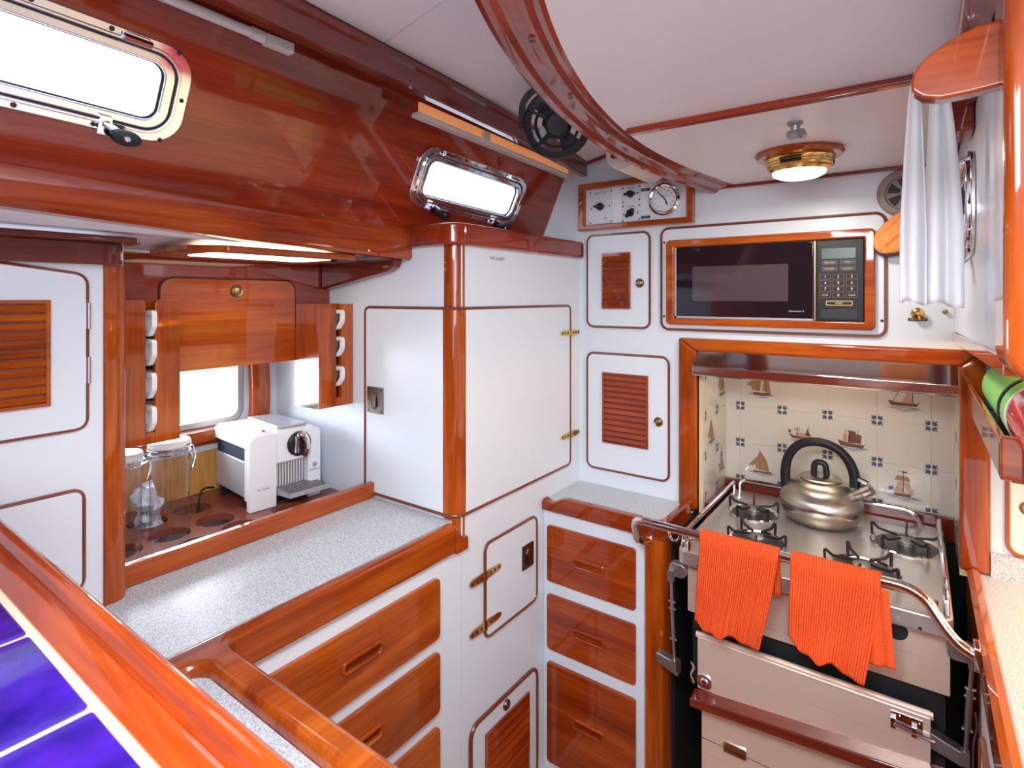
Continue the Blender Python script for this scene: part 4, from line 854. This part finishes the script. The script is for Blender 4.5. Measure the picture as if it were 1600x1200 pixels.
# gimbal arms and turnbuckles
for s, bx, tx in ((-1, -.492, -.535), (1, .050, .088)):
    y = 1.46
    m = MB().Y(y); e = bx+s*.045
    m.poly(rr(min(bx, e), max(bx, e), -.742, -.706, .012, 4), -.02, .006); obj('gimbal_arm', m, ALU, ST, .003); m = MB().Y(y); m.poly([(bx+(-.02 if s < 0 else -.03), -1.005), (bx+(-.02 if s < 0 else -.03)+s*.06, -.985), (bx+(-.02 if s < 0 else -.03)+s*.06, -.960), (bx+(-.02 if s < 0 else -.03), -.970)], -.02, .006) if s < 0 else m.poly([(.0, -.935), (.075, -.955), (.075, -.925), (.0, -.900)], -.02, .006)
    obj('gimbal_arm', m, ALU, ST, .003)
    lo = (-.518 if s < 0 else .078); hi = (-.528 if s < 0 else .090); zl, zh = (-.968, -.735) if s < 0 else (-.925, -.725)
    m = MB().Y(y); P = lambda t: (hi+(lo-hi)*t, zh+(zl-zh)*t, .014)
    m.tube([P(0), P(.35)], .0038, 8); m.tube([P(.3), P(.72)], .0062 if s > 0 else .0048, 8); m.tube([P(.7), P(1)], .0038, 8)
    for t in (0, 1): m.box(P(t)[0]-.007, P(t)[0]+.007, P(t)[1]-.016, P(t)[1]+.012, .006, .022)
    for t in (.3, .38, .72): m.tube([(P(t)[0]-.009, P(t)[1], .014), (P(t)[0]+.009, P(t)[1], .014)], .003, 6)
    obj('turnbuckle', m, ALU, ST)
m = MB().Y(1.452); m.tube(smooth_path([(.094, -.83, .004), (.096, -.86, .004), (.091, -.90, .004), (.090, -.96, .004)], 5), .0018, 6); obj('safety_chain', m, ALU, ST)
m = MB(); m.box(-.538, .085, 1.992, 2.012, -.690, -.622); tag(obj('alcove_ledge', m, DX, None, .003), 'dark mahogany ledge along the foot of the tiles behind the stove', 'ledge')
m = MB(); m.box(-.538, -.516, 1.765, 1.990, -.700, -.640); m2 = tag(obj('alcove_ledge', m, DY, None, .003), 'dark mahogany ledge at the left edge of the stove, under the tiled cheek', 'ledge')
# grab rail in front of the stove
GR = thing('grab_rail', 'steel grab rail across the stove front carrying two orange cloths', 'rail', (-.26, 1.41, -.6))
bar = arc3([(-.612, 1.498, -.684), (-.612, 1.425, -.660), (-.612, 1.398, -.592), (-.56, 1.395, -.590), (-.02, 1.395, -.590), (.012, 1.388, -.600), (.040, 1.378, -.640), (.062, 1.368, -.664), (.0895, 1.360, -.674)], .03, 6)
m = MB(); m.tube(bar, .0105, 14); obj('bar', m, CHROME, GR)
f = MB().Y(YR); f.box(-.630, -.600, -.706, -.664, .0005, .006); f.lathe([(.004, .006), (0, .008)], -.608, -.699, 10); f.cyl(-.612, -.684, .0125, .006, .024); obj('mount', f, CHROME, GR, .002)
f = MB().XL(.0935); f.poly(rr(1.340, 1.380, -.697, -.647, .008, 3), -.002, .008); obj('mount', f, CHROME, GR, .002)
for u in (-.50, .018):
    m = MB(); m.tube([(u, 1.412+.0*i, -.604)if False else (u+.014*math.cos(a), 1.395, -.602+.018*math.sin(a)) for i, a in enumerate([PI+PI*k/10 for k in range(11)])], .0035, 8); obj('towel_loop', m, CHROME, GR)
# dish cloths
def cloth(name, label, xl, xr, bl, br, zl, zr, fr_off, back, seed, extra=None):
    m = MB(); rnd = random.Random(seed); NX, yb, zb, R = 150, 1.395, -.590, .0145
    prof = []
    L = back; 
    for i in range(10): prof.append((0, i/10))                # back hang
    for i in range(13): prof.append((1, i/12))
    NF = 34
    for i in range(1, NF+1): prof.append((2, i/NF))
    V = []; n = len(prof)
    ph = rnd.random()*6
    for j in range(NX+1):
        t = j/NX
        for k, s in prof:
            x = xl+(xr-xl)*t; rib = .0011*math.sin(t*(xr-xl)/.0052*2*PI)
            if k == 0:
                z = zb-back*(1-s); y = yb+R+.004*(1-s)*math.sin(t*9+ph)+rib
            elif k == 1:
                a = PI*s; y = yb+R*math.cos(a)*(1+rib*60); z = zb+R*math.sin(a)*(1+rib*60)
            else:
                bot = zl+(zr-zl)*t+.006*math.sin(t*11+ph)+.004*math.sin(t*23+1)
                xb = bl+(br-bl)*t; x = x+(xb-x)*s**1.2
                z = zb-(zb-bot)*s; y = yb-R-fr_off*s+s*(.007*math.sin(t*8+ph)+.004*math.sin(t*17+ph*2))+rib+.004*math.sin(s*7+t*5+ph)*s
            V.append((x, y, z))
    F = [(j*n+i, j*n+i+1, (j+1)*n+i+1, (j+1)*n+i) for j in range(NX) for i in range(n-1)]
    m.add(V, F); o = obj(name, m, ORANGE, None, ang=80)
    so = o.modifiers.new('thick', 'SOLIDIFY'); so.thickness = .0035; so.offset = 0
    return tag(o, label, 'cloth')
cloth('dish_cloth', 'smaller ribbed orange cloth hanging over the left part of the steel grab rail', -.431, -.255, -.444, -.294, -.803, -.807, .012, .10, 3)
c2 = cloth('dish_cloth', 'larger ribbed orange cloth on the steel grab rail, beside the black knob hole', -.229, -.061, -.232, -.089, -.763, -.797, .024, .13, 8)
m = MB(); V = []
for j in range(21):
    for i in range(25):
        t, s = j/20, i/24; V.append((-.099+.050*t+.012*s, 1.386+.003*math.sin(t*12)-.012*s, -.603-(.158-.008*t)*s))
m.add(V, [(j*25+i, j*25+i+1, (j+1)*25+i+1, (j+1)*25+i) for j in range(20) for i in range(24)])
o = obj('back_fold', m, ORANGE, c2, ang=80); so = o.modifiers.new('thick', 'SOLIDIFY'); so.thickness = .004
# kettle
kx, ky = -.228, 1.850
KT = thing('kettle', 'brushed steel whistling kettle with an arched black handle on the stove', 'kettle', (kx, ky, zt))
m = MB().Z(zt); m.lathe([(.083, .001), (.090, .005), (.104, .028), (.1095, .048), (.108, .062), (.100, .080), (.084, .100), (.062, .116), (.052, .121), (.049, .121)], kx, ky, 56)
KS = mat('kettle_steel', (.50, .455, .40, 1), .27, 1); n_, l_, b_ = nodes(KS); b_.inputs['Anisotropic'].default_value = .85
tg = n_.new('ShaderNodeTangent'); tg.direction_type = 'RADIAL'; tg.axis = 'Z'; l_.new(tg.outputs[0], b_.inputs['Tangent']); obj('body', m, KS, KT)
m = MB().Z(zt); m.lathe([(.054, .120), (.056, .123), (.050, .128), (.030, .132), (0, .133)], kx, ky, 40); ld = obj('lid', m, KS, KT)
m = MB().Z(zt); m.sweep(arc3([(kx-.020, ky-.002, .130), (kx-.014, ky-.002, .166), (kx+.006, ky-.002, .166), (kx+.022, ky-.002, .130)], .022, 6), [(-.010, -.006), (.010, -.006), (.010, .006), (-.010, .006)], up=(0, 1, 0)) if False else m.tube(arc3([(kx-.018, ky, .128), (kx-.016, ky, .168), (kx+.012, ky, .168), (kx+.016, ky, .128)], .020, 6), .0085, 10); obj('lid_knob', m, BLACKP, ld)
m = MB(); hp = [(-.092, 0, .074), (-.096, 0, .125), (-.086, 0, .175), (-.056, 0, .212), (-.010, 0, .226), (.038, 0, .216), (.070, 0, .186), (.086, 0, .145), (.088, 0, .112)]
P = smooth_path([(kx+a*.98, ky, zt+c) for a, b, c in hp], 6)
m.sweep(P, [(-.013, -.009), (-.007, -.012), (.007, -.012), (.013, -.009), (.013, .006), (.007, .010), (-.007, .010), (-.013, .006)], up=(0, 1, 0)) if False else m.tube(P, [.0145-.002*math.sin(PI*i/(len(P)-1)) for i in range(len(P))], 14); obj('handle', m, BLACKP, KT)
m = MB(); m.tube([(kx+.078, ky-.012, zt+.086), (kx+.112, ky-.020, zt+.112)], [.017, .014], 18); sp = obj('spout', m, KS, KT)
m = MB(); m.tube([(kx+.108, ky-.020, zt+.109), (kx+.126, ky-.024, zt+.122)], .017, 18); m.tube([(kx+.118, ky-.022, zt+.135), (kx+.095, ky-.016, zt+.142)], .006, 8); obj('whistle', m, HOODM, sp)

# ================================================================== RIGHT SIDE
RB = thing('side_counter', 'speckled counter with a mahogany fiddle running along the right of the stove', 'counter', (.5, 1.1, -1.6))
m = MB(); m.box(.120, .95, .52, YB-.001, -.690, -.662); m.box(.141, .95, YB-.016, YB-.001, -.662, -.606); obj('worktop', m, SPECK, RB)
m = MB(); m.sweep([(.110, .52, -.68), (.110, 1.725, -.68)], [(-.014, -.045), (.012, -.045), (.014, .018), (.008, .030), (-.004, .032), (-.014, .024)]); obj('fiddle', m, WY, RB)
m = MB(); m.box(.100, .93, .53, 1.40, -1.6, -.722); obj('body', m, WHITE, RB)
m = MB(); m.box(.098, .118, 1.40, 1.62, -1.6, -.722); obj('corner_post', m, WZ, RB, .004)
f = MB().XL(.100); d = MB().XL(.0995); d.poly(rr(.56, 1.33, -1.5, -.80, .025), .0, .005); dd = obj('door', d, WHITE, RB, .001); obj('bead', bead_path(rr(.557, 1.333, -1.503, -.797, .027), MB().XL(.0995), .004, .0055), BEAD, dd)
d = MB().XL(.100); d.poly(rr(1.36, 1.385, -.98, -.86, .003, 3), 0, .004); obj('hinge', d, OBRASS, RB)
RC = thing('cupboard', 'cream lit cupboard door with an oval bronze latch above the side counter', 'cupboard', (.33, YB, -.6))
m = like(fB); m.poly(rr(.174, .50, -.600, -.22, .024), .0005, .006); obj('door', m, CREAMW, RC, .001); obj('bead', bead_path(rr(.172, .502, -.602, -.218, .026), fB, .005, .0050), WZ, RC)
m = MB().Y(YB-.006); m.lathe([(.020, 0), (.020, .003), (.016, .006), (.012, .004), (0, .003)], .212, -.488, 24, 0, rv=.9); obj('latch', m, OBRASS, RC)
l = bpy.data.lights.new('under_locker_lamp', 'AREA'); l.shape = 'RECTANGLE'; l.size = .4; l.size_y = .2; l.energy = 14; l.color = (1, .56, .16)
o = bpy.data.objects.new('under_locker_lamp', l); C.objects.link(o); o.location = (.42, 1.3, -.08)
SH = thing('fiddle_shelf', 'open mahogany shelf trough holding a canister, at the right of the stove', 'shelf', (.2, 1.36, -.265))
m = MB(); m.box(.096, .108, 1.06, 1.722, -.262, -.207); obj('front', m, WY, SH, .004)
m = MB(); m.box(.108, .36, 1.06, 1.722, -.262, -.252); obj('bottom', m, WY, SH)
m = MB(); m.box(.108, .36, 1.06, 1.074, -.265, -.250); m.box(.096, .122, 1.058, 1.076, -.262, -.200); obj('end', m, WX, SH, .003)
m = MB(); m.box(.346, .36, 1.074, 1.722, -.252, -.12); obj('back', m, WY, SH)
CN = thing('canister', 'green and red canister lying on the mahogany shelf, held by a black strap', 'canister', (.185, 1.3, -.252))
ax = [(.172, 1.60, -.190), (.172, .93, -.192)]
A0, A1 = Vector(ax[0]), Vector(ax[1]); dr_ = (A1-A0).normalized(); ux = dr_.cross(Vector((0, 0, 1))).normalized(); vz = ux.cross(dr_)
fC = MB().fr(A0, ux, vz, dr_)
m = like(fC); m.lathe([(0, 0), (.036, .002), (.055, .016), (.0595, .036), (.0595, .400), (.056, .402)], 0, 0, 36); obj('wrap', m, GREEN, CN)
m = like(fC); m.lathe([(.055, .398), (.0575, .400), (.0575, .65), (.050, .665), (0, .67)], 0, 0, 36)
for k in range(3): pass
obj('cylinder', m, RED, CN)
m = like(fC); m.lathe([(.0580, .401), (.0592, .403), (.0592, .408), (.0580, .410)], 0, 0, 36); obj('white_edge', m, CLOTH, CN)
m = like(fC); m.lathe([(.0600, .336), (.0622, .338), (.0622, .352), (.0600, .354)], 0, 0, 36); obj('strap', m, BLACKP, CN)
m = like(fC); rnd = random.Random(2)
for k in range(9):
    a = math.radians(95+k*9); R_ = .0598; L0, L1 = .08+.03*rnd.random(), .20+.10*rnd.random()
    p = lambda a_, h: (R_*math.cos(a_), R_*math.sin(a_), h)
    m.add([p(a, L0), p(a+.035, L0), p(a+.035, L1), p(a, L1)], [(0, 1, 2, 3)])
obj('print', m, mat('dark_green_print', (.06, .22, .08, 1), .6), CN)
m = MB(); m.box(.130, .215, 1.640, 1.715, -.251, -.128); BX = obj('carton', m, BLUEB, None, .002); tag(BX, 'small blue carton standing at the far end of the mahogany shelf', 'carton')
m = MB().Y(1.6395); m.box(.14, .16, -.21, -.16, 0, .0008); m.box(.165, .2, -.235, -.175, 0, .0008, 1); obj('print', m, [PRINT, RED], BX)
m = MB(); m.tube([(.150+.020*math.cos(2*PI*i/28), 1.50, -.126+.022*math.sin(2*PI*i/28)) for i in range(28)], .0045, 8, 0, True); m.tube([(.150, 1.50, -.149), (.156, 1.50, -.136)], .004, 8)
tag(obj('pull_ring', m, CHROME), 'chrome ring standing up above the green end of the canister', 'ring')
PO = thing('post', 'varnished mahogany post at the right edge of the picture, carrying a rounded bracket', 'post', (.11, .69, -.08))
m = MB().Y(.725); m.poly([(.0610, .335), (.0610, -.046), (.0625, -.056), (.067, -.065), (.075, -.073), (.086, -.078), (.10, -.080), (.20, -.082), (.20, .335)], .0, .085); obj('upright', m, WZ, PO, .010, seg=3)
m = MB().Y(.672); bp = [(.064, .196), (.064, .252)]+[(.028+.036*0-.035*math.sin(math.radians(a)), .222+.033*math.cos(math.radians(a))-.003) for a in range(0, 181, 12)]
bp = [(.066, .192), (.066, .252), (.045, .2505), (.025, .243), (.009, .233), (-.001, .222), (-.0052, .210), (-.004, .200), (.004, .192), (.018, .188), (.040, .189)]
m.poly(bp, -.018, .004); obj('bracket', m, WX, PO, .003)
m = MB(); m.box(.040, .0725, 1.13, 1.22, .262, .334); m.box(.0725-.010, .0725, .9, 1.13, .30, .334); tag(obj('hanging_knee', m, RX, None, .004), 'dark mahogany block under the headliner behind the white towel', 'block')
# white towel on a hook
TW = thing('towel', 'white towel gathered on a hook and hanging in front of the round vent', 'towel', (.01, 1.02, .0))
def hang(xa, xb, top, n, y0, amp, ph, ztop, zbot):
    m = MB(); V = []; NX, NZ = 70, 40
    for j in range(NX+1):
        t = j/NX
        for i in range(NZ+1):
            s = i/NZ; sp = .35+.65*min(1, s*1.5)**.7
            x = top+((xa+(xb-xa)*t)-top)*sp; y = y0+amp*(.4+.6*s)*math.sin(t*n*2*PI+ph)+.004*math.sin(s*5+t*3)
            V.append((x, y, ztop+(zbot-ztop)*s+.004*math.sin(t*5)))
    m.add(V, [(j*(NZ+1)+i, j*(NZ+1)+i+1, (j+1)*(NZ+1)+i+1, (j+1)*(NZ+1)+i) for j in range(NX) for i in range(NZ)])
    return m
for a in (((-.021, .012), -.001, 1.3, 1.00, .010, .4, .312, -.009), ((.010, .052), .023, 1.6, 1.03, .012, 2.0, .312, -.012)):
    o = obj('fold', hang(a[0][0], a[0][1], *a[1:]), CLOTH, TW, ang=80); so = o.modifiers.new('thick', 'SOLIDIFY'); so.thickness = .003
m = MB(); m.tube(smooth_path([(.012, 1.02, .334), (.012, 1.02, .312), (.012, 1.01, .300), (.012, 1.0, .306)], 4), .003, 8); m.box(-.004, .03, 1.0, 1.04, .326, .3345); tag(obj('towel_hook', m, CHROME), 'small metal hook under the headliner carrying the white towel', 'hook')
# oven mitt
MT = thing('oven_mitt', 'quilted orange oven mitt hanging at the right end of the microwave frame', 'mitt', (-.05, 1.70, .09))
m = MB().Y(1.715); ol = smooth_path([(-.012, .222, 0), (-.040, .212, 0), (-.066, .190, 0), (-.086, .165, 0), (-.092, .140, 0), (-.085, .120, 0), (-.068, .110, 0), (-.040, .112, 0), (-.010, .120, 0), (.02, .130, 0), (.03, .18, 0), (.015, .215, 0)], 4)
ce = Vector((-.03, .165, 0)); V = []; rings = [1, .99, .97, .93, .88, .82, .76, .7, .64, .58, .52, .46, .4, .34, .28, .22, .16, .1]; k = len(ol)
for sgn in (1, -1):
    for q in rings:
        for p in ol:
            d = ce+(p-ce)*q; hgt = .016*math.sqrt(max(0, 1-q**4))*(1-.35*abs(math.sin((d.x+d.y)*75))**12-.35*abs(math.sin((d.x-d.y)*75))**12); V.append((d.x, d.y, sgn*hgt))
F = []
for h in range(2):
    b = h*k*len(rings)
    for i in range(len(rings)-1):
        for j in range(k): F.append((b+i*k+j, b+i*k+(j+1) % k, b+(i+1)*k+(j+1) % k, b+(i+1)*k+j))
    F.append(tuple(b+(len(rings)-1)*k+j for j in range(k)))
m.add(V, F); obj('quilted_shell', m, MITT, MT, ang=60)
m = MB().Y(1.722); m.poly([(a.x, a.y-.006) for a in ol], -.008, .006); obj('lining', m, NAVY, MT)
m = MB(); m.tube(smooth_path([(0, 1.715, .215), (.004, 1.725, .236), (.004, 1.742, .246)], 4), .0025, 6); obj('loop', m, MITT, MT)

# ================================================================== OVERHEAD
DL = thing('dome_lamp', 'round brass dome lamp on a mahogany ring under the headliner', 'lamp', (-.222, 1.44, .335))
cx_, cy_ = -.222, 1.44; f = MB().ZD(.335)
m = like(f); m.lathe([(.092, 0), (.093, .006), (.088, .013), (.074, .015), (.070, .015), (.070, 0)], cx_, cy_, 48); obj('base_ring', m, WX, DL)
m = like(f); m.lathe([(.074, .014), (.075, .018), (.071, .022), (.070, .024), (.0705, .027), (.069, .029), (.0695, .033), (.066, .036), (.066, .041), (.059, .046), (.056, .046)], cx_, cy_, 48); br = obj('brass_shade', m, BRASS, DL)
m = like(f)
for g in (0, 2*PI/3, 4*PI/3):
    for h in (.0222, .0272, .0322):
        a = [g+2.2+i*.16 for i in range(5)]; m.tube([(cx_+.0712*math.cos(q), cy_+.0712*math.sin(q), h) for q in a], .0018, 6)
obj('vent_slot', m, SCREW, br)
m = like(f); m.lathe([(.0575, .043), (.054, .052), (.042, .058), (.022, .062), (0, .063)], cx_, cy_, 40); obj('lens', m, LENS, DL)
l = bpy.data.lights.new('dome_lamp_light', 'AREA'); l.shape = 'DISK'; l.size = .1; l.energy = 2.0; l.color = (1, .91, .78)
o = bpy.data.objects.new('dome_lamp_light', l); C.objects.link(o); o.location = (cx_, cy_, .268)
m = MB().ZD(.335); m.lathe([(.014, 0), (.014, .004), (.009, .006), (.007, .016), (0, .017)], -.190, 1.19, 20); m.tube([(-.200, 1.20, .020), (-.176, 1.175, .026)], .009, 12); m.tube([(-.176, 1.175, .02), (-.170, 1.168, .034)], .005, 8)
tag(obj('deck_fitting', m, ALU), 'small grey metal fitting under the headliner just ahead of the brass lamp', 'fitting')
FN = thing('cabin_fan', 'black caged cabin fan hanging under the left headliner', 'fan', (-.72, 1.16, .43))
fn_ = Vector((.50, -.80, -.32)).normalized(); U_ = fn_.cross(Vector((0, 0, -1))).normalized(); V_ = fn_.cross(U_)
if V_.z < 0: U_, V_ = -U_, -V_
fF = MB().fr((-.690, 1.135, .4085), U_, V_, fn_)
m = like(fF); m.lathe([(.074, -.020), (.077, -.022), (.081, -.018), (.081, .002), (.078, .006), (.074, .004), (.074, -.020)], 0, 0, 44, cap=False)
for r_, r2, h in ((.062, .079, .006), (.047, .054, .012)): m.lathe([(r_, h+.002), (r2, h-.002), (r2, h-.005), (r_, h-.001), (r_, h+.002)], 0, 0, 44, cap=False)
for k in range(5):
    a = 2*PI*k/5+.15; m.tube([(.028*math.cos(a), .028*math.sin(a), .015), (.060*math.cos(a), .060*math.sin(a), .009), (.077*math.cos(a), .077*math.sin(a), .004)], .0036, 6)
m.lathe([(.029, .010), (.029, .016), (.024, .020), (0, .021)], 0, 0, 28); obj('cage', m, BLACKP, FN)
m = like(fF)
for k in range(4):
    a = 2*PI*k/4+.6; c, s = math.cos(a), math.sin(a)
    q = lambda r_, w_, h: (r_*c-w_*s, r_*s+w_*c, h)
    m.hexa([q(.02, -.012, -.012), q(.068, -.026, -.014), q(.064, .024, -.004), q(.02, .012, -.006), q(.02, -.012, -.010), q(.068, -.026, -.012), q(.064, .024, -.002), q(.02, .012, -.004)])
obj('blades', m, mat('dark_blue_plastic', (.02, .035, .06, 1), .3), FN)
m = like(fF); m.lathe([(.033, -.050), (.036, -.045), (.036, -.016), (.03, -.008)], 0, 0, 28); obj('motor', m, BLACKP, FN)
m = like(fF); m.sweep(arc3([(-.084, 0, -.012), (-.084, .055, -.035), (-.045, .088, -.042), (.045, .088, -.042), (.084, .055, -.035), (.084, 0, -.012)], .03, 4), [(-.008, -.002), (.008, -.002), (.008, .002), (-.008, .002)], up=(0, 0, 1)); m.tube([(-.092, 0, -.012), (-.080, 0, -.012)], .008, 10); m.tube([(.080, 0, -.012), (.092, 0, -.012)], .008, 10); obj('yoke', m, BLACKP, FN)
m = MB(); tp = fF.p(0, .086, -.042); m.tube([tuple(tp), (tp.x, tp.y, .530)], .009, 10); m.cyl(tp.x, tp.y, .025, .515, .535); obj('mount', m, BLACKP, FN)
PT = thing('paper_towel_roll', 'cream paper towel roll on a mahogany holder under the headliner by the bulkhead', 'paper roll', (-.69, 1.6, .40))
m = MB().fr((-.680, 1.47, .412), (1, 0, 0), (0, 0, 1), (0, 1, 0)); m.lathe([(.017, 0), (.049, 0), (.050, .002), (.050, .228), (.049, .230), (.017, .230)], 0, 0, 40); m.f.pop(); m.m.pop(); m.f.pop(); m.m.pop()
m.lathe([(.017, .230), (.017, 0)], 0, 0, 40, 0); obj('roll', m, PAPER, PT)
m = MB(); m.box(-.705, -.642, 1.450, 1.462, .392, .52); m.box(-.705, -.642, 1.708, 1.720, .392, .52); m.box(-.705, -.642, 1.45, 1.72, .508, .522); obj('holder', m, RY, PT, .003)
m = MB(); m.tube([(-.680, 1.455, .412), (-.680, 1.715, .412)], .008, 12); obj('spindle', m, RY, PT)
LS = thing('light_strip', 'white light strip tucked between the deck beam and the small portlight', 'light strip', (-1.0, 1.35, .46))
m = MB(); m.sweep([(-1.012, .985, .468), (-1.018, 1.735, .446)], [(-.012, -.020), (.014, -.020), (.014, -.008), (-.012, -.008)]); obj('channel', m, WPLAS, LS, .002)
m = MB(); m.sweep([(-1.002, .99, .470), (-1.008, 1.73, .448)], [(-.003, -.009), (.003, -.009), (.003, .014), (-.003, .014)]); obj('amber_cover', m, mat('amber_strip', (.75, .42, .24, 1), .35, emit=(1, .36, .12, 1), estr=.30), LS)
m = MB(); m.box(-1.026, -.992, 1.235, 1.265, .440, .470); obj('clip', m, WPLAS, LS, .002)
m = MB(); m.tube([(-.985, -.4, .500), (-.988, .56, .484)], .0095, 12); m.tube([(-.9878, .548, .4845), (-.988, .575, .484)], .0115, 12); m.box(-.998, -.978, .575, .632, .472, .492)
tag(obj('curtain_tube', m, WPLAS, None, .002), 'white tube with a square end cap under the deck beam above the large portlight', 'tube')

# ------------------------------------------------------------------ lift everything so the sole lies at z = 0
for o in list(bpy.data.objects):
    if o.parent is None: o.location.z += ZC
